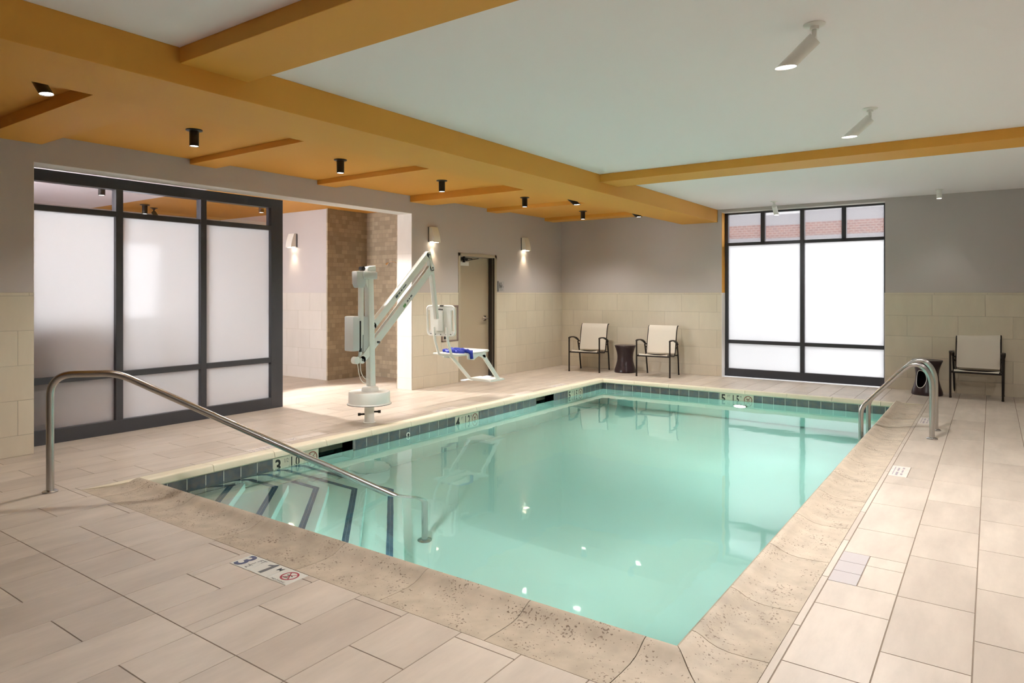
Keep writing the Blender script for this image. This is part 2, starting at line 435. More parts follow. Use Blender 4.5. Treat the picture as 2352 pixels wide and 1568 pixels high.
# jamb face of the opening, tiled full height, and pier reveal
w.cur = 2
w.box(XL-.299, XL+.008, 7.648, 7.656, 0, 2.719)
lay(w, brick_rects(XL-.30, XL+.01, 0, 2.719, .31, .64, XL-.30, .18, 0), lambda u, v, d: (u, 7.6465-d, v), slot=4)
w.cur = 3; w.ct = 0; w.box(XL-.299, XL-.001, 2.599, 2.603, 1.5, 2.72)
struct(w.build('wall_left', [M['wall'], M['wtile'], M['wgrout'], M['reveal'], M['atile']]))

# back wall
WX0, WX1, WZ = -3.955, -1.372, 2.937
w = MB()
for (a, b, c_, d) in [(XL, WX0, 0, ZC), (WX0, WX1, WZ, ZC), (WX1, XR, 0, ZC)]: w.box(a, b, YB, YB+.28, c_, d)
w.cur = 2
for (a, b) in [(XL, WX0), (WX1, XR)]: w.box(a, b, YB-.008, YB, 0, 1.502)
lr = []
for (a, b) in [(XL+.01, WX0), (WX1, XR)]:
    lr += brick_rects(a, b, -.13, 1.47, .66, .32, -.74, -.13)+[(q, min(q+.66, b), 1.47, 1.503) for q in [a+.66*i for i in range(int((b-a)/.66)+1)]]
lr = [(r[0], r[1], max(r[2], 0), r[3]) for r in lr]
lay(w, lr, lambda u, v, d: (u, YB-.010-d, v), slot=1)
# window reveals
w.cur = 3; w.ct = 0; w.box(WX0-.001, WX0+.003, YB+.001, YB+.279, 1.50, WZ)
w.cur = 4; w.box(WX0-.001, WX0+.006, YB-.01, YB+.279, 0, 1.50); w.box(WX1-.006, WX1+.001, YB-.01, YB+.279, 0, 1.50)
w.box(WX0, WX1, YB+.001, YB+.279, WZ-.004, WZ+.001)
struct(w.build('wall_back', [M['wall'], M['wtile'], M['wgrout'], M['orange'], M['reveal']]))

w = MB(); w.box(XR, XR+.2, YF-.2, YB+.28, 0, ZC); w.cur = 1; w.box(XR-.01, XR, YF, YB, 0, 1.503); struct(w.build('wall_right', [M['wall'], M['wtile']]))
w = MB(); w.box(XL-.3, XR, YF-.2, YF, 0, ZC); w.cur = 1; w.box(XL, XR, YF, YF+.01, 0, 1.503); struct(w.build('wall_front', [M['wall'], M['wtile']]))

# ceiling: white over the pool, orange over the side bays and the lobby
w = MB(); w.box(-4.4, XR+.2, YF-.2, YB+.3, ZC, ZC+.15); w.cur = 1; w.box(XL-.3, -4.4, YF-.2, YB+.3, ZC, ZC+.15)
struct(w.build('ceiling', [M['ceil'], M['orange']]))
def beam(n, *b):
    w = MB(); w.box(*b); struct(w.build('trim_%d' % n, M['orange'], bevel=.004))
beam(1, -4.70, -4.03, YF, YB, ZBM, ZC)
n = 2
for (a, b, z) in [(2.205, 2.665, ZBC), (7.62, 8.12, ZBC), (4.11, 4.42, ZBS), (5.86, 6.17, ZBS), (9.56, 9.86, ZBS), (11.46, 11.80, ZBS), (-1.6, -1.2, ZBC), (.33, .64, ZBS)]:
    beam(n, XL, -4.70, a, b, z, ZC); n += 1
for (a, b) in [(2.205, 2.665), (7.62, 8.12), (-2.6, -2.2)]:
    beam(n, -4.03, XR, a, b, ZBC, ZC); n += 1

# ------------------------------------------------------------------ lobby and shower behind the opening
LZ = 2.94
w = MB()
for (a, b, c_, d) in [(LX, -9.285, 0, LZ+.1)]: w.box(a, b, 7.68, 7.90, c_, d)
w.cur = 2; w.box(LX, -9.285, 7.668, 7.68, 0, 1.50)
lay(w, [(r[0], r[1], max(0, r[2]), r[3]) for r in brick_rects(LX, -9.285, -.13, 1.50, .64, .33, -9.75, -.13)], lambda u, v, d: (u, 7.666-d, v), slot=1)
struct(w.build('wall_lobby', [M['wall'], M['atile'], M['wgrout']]))
w = MB()
w.box(-9.30, -9.27, 7.66, 8.56, 0, LZ); w.box(-9.30, XL-.30, 8.55, 8.70, 0, LZ); w.box(XL-.325, XL-.30, 7.66, 8.56, 0, LZ)
struct(w.build('wall_shower', M['mosaic']))
w = MB()
for (a, b, c_, d) in [(LY0, 5.65, 0, LZ), (5.65, 6.55, 2.45, LZ), (6.55, 7.9, 0, LZ)]: w.box(LX-.25, LX, a, b, c_, d)
struct(w.build('wall_lobby_far', M['wall']))
w = MB()
for (a, b, c_, d) in [(LX-.2, -10.8, 0, LZ), (-10.8, -8.5, 0, .85), (-10.8, -8.5, 2.75, LZ), (-8.5, XL-.3, 0, LZ)]: w.box(a, b, LY0-.2, LY0, c_, d)
struct(w.build('wall_lobby_side', M['wall']))
w = MB(); w.box(LX-.25, XL-.30, LY0-.2, 8.7, LZ, LZ+.15); w.cur = 1; w.box(LX-.25, -8.6, LY0-.2, 5.3, LZ-.004, LZ); struct(w.build('ceiling_lobby', [M['orange'], M['ceil']]))
# unseen lobby window (clear glass, dark mullions), assumed to light the frosted panes
wf = MB()
for x in (-10.8, -9.68, -8.56): wf.box(x, x+.06, LY0-.12, LY0-.04, .85, 2.75)
for z in (.85, 2.69): wf.box(-10.8, -8.5, LY0-.12, LY0-.04, z, z+.06)
t = struct(wf.build('window_2_assumed', M['dark']))
p = MB(); p.box(-10.8, -8.5, LY0-.085, LY0-.075, .85, 2.75); p.build('pane', M['clear'], t)
# unseen glazed entrance door at the lobby's far end, assumed for its light
wf = MB()
for y in (5.65, 6.47): wf.box(LX-.12, LX-.06, y, y+.08, 0, 2.45)
for z0, z1 in ((0, .22), (1.0, 1.06), (2.37, 2.45)): wf.box(LX-.12, LX-.06, 5.73, 6.47, z0, z1)
t = struct(wf.build('door_2_assumed', M['dark']))
p = MB(); p.box(LX-.095, LX-.085, 5.73, 6.47, .22, 2.37); p.build('pane', M['clear'], t)

# ------------------------------------------------------------------ back window
def frame_window(name, mats):
    pass
FY0, FY1 = 12.28, 12.36
wf = MB()
wf.box(WX0, WX0+.062, FY0, FY1, 0, WZ); wf.box(WX1-.035, WX1, FY0, FY1, 0, WZ)
wf.box(WX0, WX1, FY0, FY1, 2.903, WZ-.004)
wf.box(-2.668, -2.598, FY0-.004, FY1, 0, 2.91)
for x in (-3.321, -2.022): wf.box(x, x+.07, FY0-.002, FY1, 2.37, 2.91)
wf.box(WX0+.06, WX1-.03, FY0-.002, FY1, 2.345, 2.398)
wf.box(WX0+.06, WX1-.03, FY0-.002, FY1, .590, .652)
wf.box(WX0, WX1, FY0-.01, FY1, 0, .140)
t = struct(wf.build('window_1', M['dark'], bevel=.003))
xs = [(-3.893, -2.668), (-2.598, -1.407)]
for i, (a, b) in enumerate(xs):
    for (c_, d) in [(.14, .59), (.652, 2.345)]:
        p = MB(); p.add([(a, 12.325, c_), (b, 12.325, c_), (b, 12.325, d), (a, 12.325, d)], [(0, 1, 2, 3)]); tag(p.build('frosted_pane', M['frost'], t), 'frosted white glass pane')
for (a, b) in [(-3.893, -3.321), (-3.251, -2.668), (-2.598, -2.022), (-1.952, -1.407)]:
    p = MB(); p.add([(a, 12.325, 2.398), (b, 12.325, 2.398), (b, 12.325, 2.903), (a, 12.325, 2.903)], [(0, 1, 2, 3)]); tag(p.build('transom_pane', M['streaky'], t), 'streaky transom pane')

# ------------------------------------------------------------------ glass partition
GX = -7.62
g0 = (-7.62, 2.62, 0)
t = empty('glass_partition', g0, 'charcoal framed glass partition with frosted panes standing in the wide left opening', 'partition')
wf = MB(); D0, D1 = GX-.11, GX
wf.box(D0, D1, 2.602, 2.66, 0, 2.715); wf.box(D0, D1, 5.385, 5.56, 0, 2.715)
wf.box(D0, D1, 2.66, 5.385, 2.60, 2.715); wf.box(D0, D1, 2.66, 5.385, 0, .140)
wf.build('frame', M['dark'], t, bevel=.003, off=g0)
for y in (3.478, 4.428):
    wf = MB(); wf.box(D0+.01, D1-.002, y, y+.073, .14, 2.60); wf.build('mullion', M['dark'], t, bevel=.003, off=g0)
for (c_, d) in [(2.308, 2.366), (.596, .660)]:
    for (a, b) in [(2.66, 3.478), (3.551, 4.428), (4.501, 5.385)]:
        wf = MB(); wf.box(D0+.01, D1-.002, a, b, c_, d); wf.build('transom_bar', M['dark'], t, bevel=.003, off=g0)
px = GX-.055
for (a, b) in [(2.66, 3.478), (3.551, 4.428), (4.501, 5.385)]:
    for (c_, d) in [(.14, .596), (.660, 2.308)]:
        p = MB(); p.add([(px, a, c_), (px, b, c_), (px, b, d), (px, a, d)], [(0, 1, 2, 3)]); tag(p.build('frosted_pane', M['frostl'], t, off=g0), 'frosted glass pane')
    p = MB(); p.add([(px, a, 2.366), (px, b, 2.366), (px, b, 2.60), (px, a, 2.60)], [(0, 1, 2, 3)]); tag(p.build('transom_pane', M['transom'], t, off=g0), 'clear transom pane')
# object in the lobby blurred by the frosted glass
l0 = (-8.12, 2.75, 0)
t = empty('lobby_cabinet', l0, 'reddish brown cabinet with pale round panels, blurred behind the frosted glass at far left', 'cabinet')
b = MB(); b.box(-8.35, -7.93, 2.20, 3.02, 0, 1.22); b.build('body', M['redcab'], t, bevel=.01, off=l0)
for z in (.98, .42):
    b = MB(); b.tube([(-7.93, 2.78, z), (-7.905, 2.78, z)], .17, 40)
    b.build('round_panel', M['pinkdisc'], t, off=l0)

# ------------------------------------------------------------------ pool
pl = empty('swimming_pool', (PX0, PY0, 0), 'long rectangular indoor swimming pool with travertine rim filling the middle of the room', 'pool')
o0 = (PX0, PY0, 0)
DS, DD = -1.22, -1.65
b = MB()
zs = [(PY0, DS), (4.6, DS), (PY1, DD)]
skm = [(4.43, 4.88), (8.40, 8.90)]
# left wall with two skimmer mouths; other walls plain
def wallx(x, segs, z0, z1, th=-.2):
    for (a, b_) in segs: b.box(min(x, x+th), max(x, x+th), a, b_, z0, z1)
b.box(PX0-.165, PX0, PY0-.2, PY1+.2, -1.9, -.225)
ys = [PY0-.2, 4.43, 4.88, 8.40, 8.90, PY1+.2]
for a, b_ in zip(ys[::2], ys[1::2]): b.box(PX0-.165, PX0, a, b_, -.225, -.052)
b.box(PX1, PX1+.3, PY0-.2, PY1+.2, -1.9, -.052)
b.box(PX0, PX1, PY0-.3, PY0, -1.9, -.052)
b.box(PX0, PX1, PY1, PY1+.145, -1.9, -.052)
# floor slopes from shallow to deep
prof = [(PY0, DS), (4.6, DS), (9.2, DD), (PY1, DD), (PY1, -2.0), (PY0, -2.0)]
b.prism(prof, 'x', PX0, PX1)
b.build('basin', M['plaster'], pl, off=o0)
# skimmer boxes
for (a, b_) in skm:
    s = MB(); s.box(PX0-.34, PX0-.30, a-.02, b_+.02, -.30, -.05); s.box(PX0-.34, PX0-.004, a-.02, a, -.24, -.05); s.box(PX0-.34, PX0-.004, b_, b_+.02, -.24, -.05); s.box(PX0-.34, PX0-.004, a, b_, -.245, -.225); s.box(PX0-.34, PX0-.004, a, b_, -.056, -.05)
    tag(s.build('skimmer', pbr('skimmer_green', (.02, .06, .05), .4), pl, off=o0), 'dark open skimmer mouth')
# steps in the near left corner, cut on the diagonal
def step_poly(s, extra=0.0):
    d = s*math.sqrt(2)                       # intercept of the diagonal
    yc = PY0+.58+.30*(d/.51)*.62 + extra
    return d
SV = [.66, 1.02, 1.37, 1.71, 2.05]
YC = [3.51, 3.82, 4.14, 4.46, 4.79]
for k, (s, yc) in enumerate(zip(SV, YC)):
    d = s*math.sqrt(2); y1 = yc-PY0+.085; z = WL-.19*(k+1)-.01
    xk = d-y1
    # polygon: corner, along near wall, short leg, diagonal, short leg, left wall
    pts = [(0, 0), (y1, 0), (y1, xk), (xk, y1), (0, y1)]
    if xk < .02: pts = [(0, 0), (d, 0), (0, d)]
    poly = [(PX0+p[0], PY0+p[1]) for p in pts]
    st = MB(); st.prism(poly, 'z', DS-.1, z); o = st.build('step', M['plaster'], pl, bevel=.022, off=o0, smooth=True)
    # mosaic stripe set in the tread, a little behind the nosing
    sb = MB(); q = .115/ math.sqrt(2); wd = .055
    e0, e1 = .085, .085+.055
    ya, yb = y1-e0, y1-e1
    D0_, D1_ = d-.085*math.sqrt(2), d-.14*math.sqrt(2)
    if xk >= .02:
        x_a, x_b = D0_-ya, D1_-yb
        def quad(P0, P1, P2, P3):
            # split into small mosaic pieces
            n_ = max(1, int(((Vector(P1)-Vector(P0)).length)/.026))
            for i in range(n_):
                for j in range(2):
                    sb.ct = random.random()*.99+.005
                    A = Vector(P0).lerp(Vector(P1), i/n_); B = Vector(P0).lerp(Vector(P1), (i+1)/n_); C_ = Vector(P3).lerp(Vector(P2), (i+1)/n_); D_ = Vector(P3).lerp(Vector(P2), i/n_)
                    a_, b2, c2, d2 = A.lerp(D_, j/2), B.lerp(C_, j/2), B.lerp(C_, (j+1)/2), A.lerp(D_, (j+1)/2)
                    cc = (a_+b2+c2+d2)/4; vs = [(cc+(p-cc)*.97) for p in (a_, b2, c2, d2)]
                    sb.add([(PX0+p.x, PY0+p.y, z+.0015) for p in vs], [(0, 1, 2, 3)])
        quad((.0, ya), (max(x_a, .03), ya), (max(x_b, .03), yb), (0, yb))
        quad((x_a, ya), (ya, x_a), (yb, x_b), (x_b, yb))
        quad((ya, .0), (ya, max(x_a, .03)), (yb, max(x_b, .03)), (yb, 0))
        tag(sb.build('step_stripe', M['stripe'], o, off=o0), 'dark blue mosaic stripe')
# tiled band at the waterline
bd = MB(); bd.cur = 1
ZT0, ZT1 = -.215, -.055
TH = .004
def band_rects(a, b_, pitch, start, skip):
    out_ = []; k = math.floor((a-start)/pitch)
    while start+k*pitch < b_:
        u0, u1 = max(a, start+k*pitch), min(b_, start+(k+1)*pitch); k += 1
        rs = [(u0, u1, ZT0, ZT1)]
        for (s0, s1) in skip:
            q = []
            for r in rs: q += subtract(r, (s0, s1, -9, 9))
            rs = q
        out_ += rs
    return out_
L_skip = skm+[(3.905, 4.43), (6.545, 7.02), (9.32, 9.80)]
lay(bd, band_rects(PY0, PY1, .1665, 2.905, L_skip), lambda u, v, d: (PX0+TH+d, u, v), g=.003)
lay(bd, band_rects(PX0, PX1, .163, -5.26, [(-3.452, -2.945)]), lambda u, v, d: (u, PY1-TH-d, v), g=.003)
lay(bd, band_rects(PY0, PY1, .163, 2.905, []), lambda u, v, d: (PX1-TH-d, u, v), g=.003)
lay(bd, band_rects(PX0, PX1, .163, -5.26, []), lambda u, v, d: (u, PY0+TH+d, v), g=.003)
bd.cur = 1; bd.ct = 0
for a, b_ in zip(ys[::2], ys[1::2]): bd.box(PX0-.001, PX0+.002, max(a, PY0), min(b_, PY1), -.225, -.052)
bd.box(PX1-.002, PX1+.001, PY0, PY1, -.225, -.052); bd.box(PX0, PX1, PY1-.002, PY1+.001, -.225, -.052); bd.box(PX0, PX1, PY0-.001, PY0+.002, -.225, -.052)
bd.build('waterline_tiles', [M['wltile'], M['pgrout']], pl, off=o0)
# return fitting
b = MB(); b.tube([(PX0+.002, 5.70, -.135), (PX0+.012, 5.70, -.135)], .028, 24); f = b.build('return_fitting', M['whiteplas'], pl, off=o0)
b = MB(); b.tube([(PX0+.012, 5.70, -.135), (PX0+.014, 5.70, -.135)], .016, 24); b.build('nozzle', M['black'], f, off=o0)
# coping: dished stones with a raised rolled lip
def cop_prof(wd):
    """(distance from the water, z)"""
    if wd > .25:
        return [(0.0, -.052), (-.012, -.045), (-.016, -.02), (-.014, .012), (-.004, .027), (.012, .040), (.030, .038), (.055, .028), (.085, .012), (.12, .000), (.17, -.007), (.25, -.006), (wd, 0), (wd, -.06)]
    return [(0.0, -.052), (-.022, -.048), (-.026, -.042), (-.016, .000), (-.006, .012), (.010, .015), (.04, .013), (.08, .006), (wd, 0), (wd, -.06)]
cp = MB()
def cop_run(wd, edge, a0, a1, joints, P, t0=None, t1=None, n=6, slot=0):
    """P(dist, along, z); mitre functions t0(dist), t1(dist) shift the ends"""
    prof = cop_prof(wd); js = [a0]+[j for j in joints if a0 < j < a1]+[a1]
    for i, (a, b_) in enumerate(zip(js, js[1:])):
        cp.ct = random.random()*.99+.005; cp.cur = slot
        g = .002
        vs = []
        for (d, z) in prof:
            aa = (t0(d) if (i == 0 and t0) else a)+g; bb = (t1(d) if (i == len(js)-2 and t1) else b_)-g
            vs += [P(d, aa, z), P(d, bb, z)]
        nn = len(prof); fs = [(2*k, 2*k+2, 2*k+3, 2*k+1) for k in range(nn-1)]
        fs += [[2*k for k in range(nn)], [2*k+1 for k in range(nn)][::-1]]
        cp.add(vs, fs)
WN = PY0-CY0; WR = CX1-PX1; WLc = PX0-CX0; WF = CY1-PY1
cop_run(WN, 0, CX0, PX1, [-5.33, -4.68, -3.86, -3.08, -2.44, -1.79, -1.20], lambda d, a, z: (a, PY0-d, z),
        t0=lambda d: PX0-max(d, -.016)*WLc/WN if d < WN else CX0, t1=lambda d: PX1+d*WR/WN)
cop_run(WR, 0, PY0, PY1, [2.85, 3.38, 4.10, 4.76, 5.44, 6.05, 6.65, 7.3, 7.9, 8.5, 9.1, 9.7], lambda d, a, z: (PX1+d, a, z),
        t0=lambda d: PY0-d*WN/WR, t1=lambda d: PY1+d*WF/WR)
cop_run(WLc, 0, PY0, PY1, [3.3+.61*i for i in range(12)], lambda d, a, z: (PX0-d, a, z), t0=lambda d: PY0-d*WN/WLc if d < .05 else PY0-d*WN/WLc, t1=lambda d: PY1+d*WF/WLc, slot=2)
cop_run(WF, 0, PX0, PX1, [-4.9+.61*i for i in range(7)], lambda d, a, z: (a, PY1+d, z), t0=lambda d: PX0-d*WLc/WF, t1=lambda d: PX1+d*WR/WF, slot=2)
cp.cur = 1; cp.ct = 0
for r in [(CX0, PX0+.008, CY0, CY1), (PX1-.008, CX1, CY0, CY1), (PX0, PX1, CY0, PY0-.008), (PX0, PX1, PY1+.008, CY1)]: cp.box(r[0], r[1], r[2], r[3], -.0525, -.040)
for (x0, x1, y0, y1) in [(CX0, PX0, CY0, CY1), (PX1, CX1, CY0, CY1), (PX0, PX1, CY0, PY0), (PX0, PX1, PY1, CY1)]:
    cp.box(x0+.002, x1-.002, y0+.002, y1-.002, -.05, -.0125)
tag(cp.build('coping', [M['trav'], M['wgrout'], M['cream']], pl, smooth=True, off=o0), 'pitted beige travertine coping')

# water
wt = MB(); e = .002
wt.box(PX0+e, PX1-e, PY0+e, PY1-e, -1.75, WL)
wo = wt.build('pool_water', M['water'])
tag(wo, 'calm turquoise water filling the swimming pool', 'water')
wo['kind'] = 'stuff'

# underwater lamps, some of them added fill, come with the lights below
# ------------------------------------------------------------------ writing
def text(s, size, mat, parent, off, xdir, ydir, loc, name, squash=1, align='LEFT', bold=.0):
    cu = bpy.data.curves.new('t', 'FONT'); cu.body = s; cu.size = size; cu.align_x = align; cu.resolution_u = 3; cu.offset = bold*size
    o = bpy.data.objects.new('t', cu); col.objects.link(o)
    dg = bpy.context.evaluated_depsgraph_get(); dg.update()
    me = bpy.data.meshes.new_from_object(o.evaluated_get(dg)); bpy.data.objects.remove(o); bpy.data.curves.remove(cu)
    X = Vector(xdir).normalized(); Y = Vector(ydir).normalized(); Lc = Vector(loc)-Vector(off)
    for v in me.vertices: v.co = Lc+X*v.co.x*squash+Y*v.co.y
    me.materials.clear(); me.materials.append(mat); me.name = name
    ob = bpy.data.objects.new(name, me); col.objects.link(ob); ob.parent = parent
    return ob
def ring(mb, c, X, Y, r0, r1, n=40):
    c = Vector(c); X = Vector(X); Y = Vector(Y); vs = []; 
    for k in range(n):
        a = 2*PI*k/n; d = X*math.cos(a)+Y*math.sin(a); vs += [c+d*r0, c+d*r1]
    mb.add(vs, [(2*k, 2*k+1, (2*k+3) % (2*n), (2*k+2) % (2*n)) for k in range(n)])
def strip(mb, a, b_, w_, Nn):
    a = Vector(a); b_ = Vector(b_); d = (b_-a).normalized(); s = d.cross(Vector(Nn)).normalized()*w_/2
    mb.add([a-s, b_-s, b_+s, a+s], [(0, 1, 2, 3)])
def no_diving(c, X, Y, r, matring, parent, off, lift):
    X = Vector(X); Y = Vector(Y); Nn = X.cross(Y); c = Vector(c)
    r_ = MB(); ring(r_, c, X, Y, r*.80, r)
    for a in (50, 130):
        d = X*math.cos(math.radians(a))+Y*math.sin(math.radians(a)); strip(r_, c-d*r*.82, c+d*r*.82, r*.13, Nn)
    tag(r_.build('no_diving_symbol', matring, parent, off=off), 'red crossed ring')
    s_ = MB(); c2 = c-Nn*.0002   # diving figure and waves
    strip(s_, c2+X*-.5*r+Y*.05*r, c2+X*.15*r+Y*.18*r, r*.14, Nn); strip(s_, c2+X*.1*r+Y*.15*r, c2+X*.45*r+Y*.0*r, r*.10, Nn)
    for q in (-.38, -.52): strip(s_, c2+X*-.5*r+Y*q*r, c2+X*.5*r+Y*q*r, r*.06, Nn)
    s_.build('diver_figure', M['ink'], parent, off=off)

def plate(mb, u0, u1, v0, v1, P, n):
    st = (u1-u0)/n
    lay(mb, [(u0+i*st, u0+(i+1)*st, v0, v1) for i in range(n)], P, g=.0012)

# printed marker at the near edge
c0 = (-3.46, 2.175, 0)
t = empty('depth_marker', c0, 'white deck marker with blue numbers and red no diving ring by the front coping', 'depth marker', 'depth markers set in the deck')
b = MB(); plate(b, -3.46, -2.96, 2.175, 2.322, lambda u, v, d: (u, v, .0005+d), 3); b.build('tile', M['marker'], t, off=c0)
zz = .0014
text('3', .175, M['blueink'], t, c0, (1, 0, 0), (0, 1, 0), (-3.450, 2.188, zz), 'numeral', .92, bold=.022)
fb = MB(); fb.add([(-3.222, 2.192, zz), (-3.196, 2.192, zz), (-3.196, 2.314, zz), (-3.214, 2.314, zz), (-3.226, 2.298, zz), (-3.250, 2.288, zz), (-3.250, 2.272, zz), (-3.222, 2.280, zz)], [tuple(range(8))]); fb.build('numeral', M['slate'], t, off=c0)
text('FT', .048, M['slate'], t, c0, (1, 0, 0), (0, 1, 0), (-3.345, 2.272, zz), 'unit')
text('1', .046, M['slate'], t, c0, (1, 0, 0), (0, 1, 0), (-3.352, 2.232, zz), 'fraction')
text('2', .046, M['slate'], t, c0, (1, 0, 0), (0, 1, 0), (-3.346, 2.192, zz), 'fraction')
fb = MB(); strip(fb, (-3.36, 2.226, zz), (-3.318, 2.226, zz), .003, (0, 0, 1)); fb.build('fraction_bar', M['slate'], t, off=c0)
text('M', .05, M['slate'], t, c0, (1, 0, 0), (0, 1, 0), (-3.165, 2.265, zz), 'unit', bold=.01)
no_diving((-3.035, 2.257, zz), (1, 0, 0), (0, 1, 0), .050, M['red'], t, c0, zz)
text('NO DIVING', .021, M['slate'], t, c0, (1, 0, 0), (0, 1, 0), (-3.098, 2.182, zz), 'caption')
# worn markers along the right edge, read from the right
for i, (mk, lab, full) in enumerate([(MK[1], 'worn grey lilac marker tiles on the right deck, nearest the front', 0), (MK[2], 'pale marker tiles with faint lettering on the right deck, midway to the grab rails', 1), (MK[3], 'pale marker tiles in the right deck beyond the grab rail feet', 1)]):
    c0 = (mk[0], mk[2], 0); t = empty('depth_marker', c0, lab, 'depth marker', 'depth markers set in the deck')
    b = MB(); n_ = 3; st = (mk[3]-mk[2])/n_; lay(b, [(mk[0], mk[1], mk[2]+j*st, mk[2]+(j+1)*st) for j in range(n_)], lambda u, v, d: (u, v, .0005+d), g=.0015)
    b.build('tile', M['markerg'] if not full else M['palefloor'], t, off=c0)
    if full:
        X, Y = (0, -1, 0), (1, 0, 0)
        mt = M['fadeink']
        L_ = mk[3]-mk[2]
        for (u, v0_, v1_, w_) in [(.03, .12, .88, .006), (.058, .10, .40, .016), (.058, .50, .80, .014), (.092, .15, .30, .016), (.092, .38, .62, .012), (.092, .72, .86, .016)]:
            fb = MB(); strip(fb, (mk[0]+u, mk[2]+L_*v0_, zz), (mk[0]+u, mk[2]+L_*v1_, zz), w_, (0, 0, 1)); fb.build('faded_mark', mt, t, off=c0)
# pale markers along the left deck, read from the left
for (mk, s1, lab) in [(MK[4], '3 1/2 FT', 'pale marker tiles on the left deck, just left of the sloping handrail'), (MK[5], '1 M', 'pale marker tiles on the left deck, just right of the sloping handrail'),
                  (MK[6], '4FT 1.2M', 'pale lettered marker tiles on the left deck above the 4 ft waterline number'), (MK[7], '', 'blank pale marker tile on the left deck near the lift footrest'), (MK[8], '5FT 1.5M', 'faint marker tiles on the left deck, the farthest toward the chairs')]:
    c0 = (mk[0], mk[2], 0); t = empty('depth_marker', c0, lab, 'depth marker', 'depth markers set in the deck')
    b = MB(); n_ = 3; st = (mk[3]-mk[2])/n_; lay(b, [(mk[0], mk[1], mk[2]+j*st, mk[2]+(j+1)*st) for j in range(n_)], lambda u, v, d: (u, v, .0005+d), g=.0015)
    b.build('tile', M['palefloor'], t, off=c0)
    if s1: text(s1, .10, M['fadeink'], t, c0, (0, 1, 0), (-1, 0, 0), (mk[1]-.02, mk[2]+.02, zz), 'lettering', .75)
# waterline markers
def wl_marker(P0, X, Y, W, big, sm, m1, m2, lab):
    """P0 lower left corner on the band face, X along, Y up"""
    P0 = Vector(P0); X = Vector(X); Y = Vector(Y); Nn = X.cross(Y)
    b_ = MB(); st = W/3
    lay(b_, [(i*st, (i+1)*st, 0, .16) for i in range(3)], lambda u, v, d: tuple(P0+X*u+Y*v+Nn*(TH+d)), g=.0015)
    tl = tag(b_.build('depth_tile', M['markerp'], pl, off=o0), lab)
    q = TH+.0012
    def at(u, v): return P0+X*u+Y*v+Nn*q
    text(big, .172, M['ink'], tl, o0, X, Y, at(.014, .022), 'numeral', .88, bold=.022)
    text(sm, .055, M['slate'], tl, o0, X, Y, at(.115, .10), 'unit', .8)
    text(m1, .165, M['ink'], tl, o0, X, Y, at(.180, .026), 'numeral', .58, bold=.02)
    text('M', .05, M['slate'], tl, o0, X, Y, at(.305, .105), 'unit', .7)
    no_diving(at(W-.078, .085), X, Y, .062, M['brownink'], tl, o0, 0)
wl_marker((PX0, 3.905, -.215), (0, 1, 0), (0, 0, 1), .525, '3', '1/2', '1.0', '', 'beige tile marked 3 1/2 ft 1.0 m')
wl_marker((PX0, 6.545, -.215), (0, 1, 0), (0, 0, 1), .475, '4', 'FT', '1.2', '', 'beige tile marked 4 ft 1.2 m')
wl_marker((PX0, 9.32, -.215), (0, 1, 0), (0, 0, 1), .48, '5', 'FT', '1.5', '', 'beige tile marked 5 ft 1.5 m')
wl_marker((-3.452, PY1, -.215), (1, 0, 0), (0, 0, 1), .507, '5', 'FT', '1.5', '', 'beige tile marked 5 ft 1.5 m on the far side')

# ------------------------------------------------------------------ rails
def flange(parent, off, p, r=.052, h=.014):
    b = MB(); b.lathe([(r, 0), (r, h*.6), (r*.8, h), (.03, h+.004)], p, 32); return b.build('flange', M['steel'], parent, smooth=True, off=off)
s2 = 1/math.sqrt(2); hp = (-5.79, 2.17)
def hr(s, z): return (hp[0]+s*s2, hp[1]+s*s2, z)
c0 = (hp[0], hp[1], 0)
t = empty('pool_handrail', c0, 'long brushed steel handrail sloping from the deck down into the pool steps', 'handrail')
path = arc([hr(0, 0), hr(0, .885), hr(.47, .885), hr(2.80, -.285), hr(2.80, DS)], [.17, .10, .11], 9)
b = MB(); b.tube(path, .0265, 24); b.build('rail', M['steel'], t, smooth=True, off=c0)
flange(t, c0, hr(0, .0005)); flange(t, c0, hr(2.80, DS+.001), .06)
for i, (y, lab) in enumerate([(8.17, 'curved steel pool ladder rail, the nearer of the two on the right coping'), (8.71, 'curved steel pool ladder rail, the farther of the two on the right coping')]):
    c0 = (-.50, y, 0)
    t = empty('grab_rail', c0, lab, 'grab rail', 'pair of ladder rails')
    path = arc([(-.50, y, 0), (-.50, y, .66), (-.66, y, .80), (-1.155, y, .26), (-1.155, y, -.95)], [.16, .16, .07], 10)
    b = MB(); b.tube(path, .0255, 24); b.build('rail', M['steel'], t, smooth=True, off=c0)
    flange(t, c0, (-.50, y, .0005))
# treads between the rails, under water
c0 = (-1.155, 8.2, -.5)
t = empty('ladder_treads', c0, 'white underwater ladder treads held between the two steel grab rails', 'ladder')
for z in (-.42, -.70, -.92):
    b = MB(); b.box(-1.19, -1.10, 8.20, 8.68, z-.012, z+.012); b.build('tread', M['whiteplas'], t, bevel=.004, off=c0)

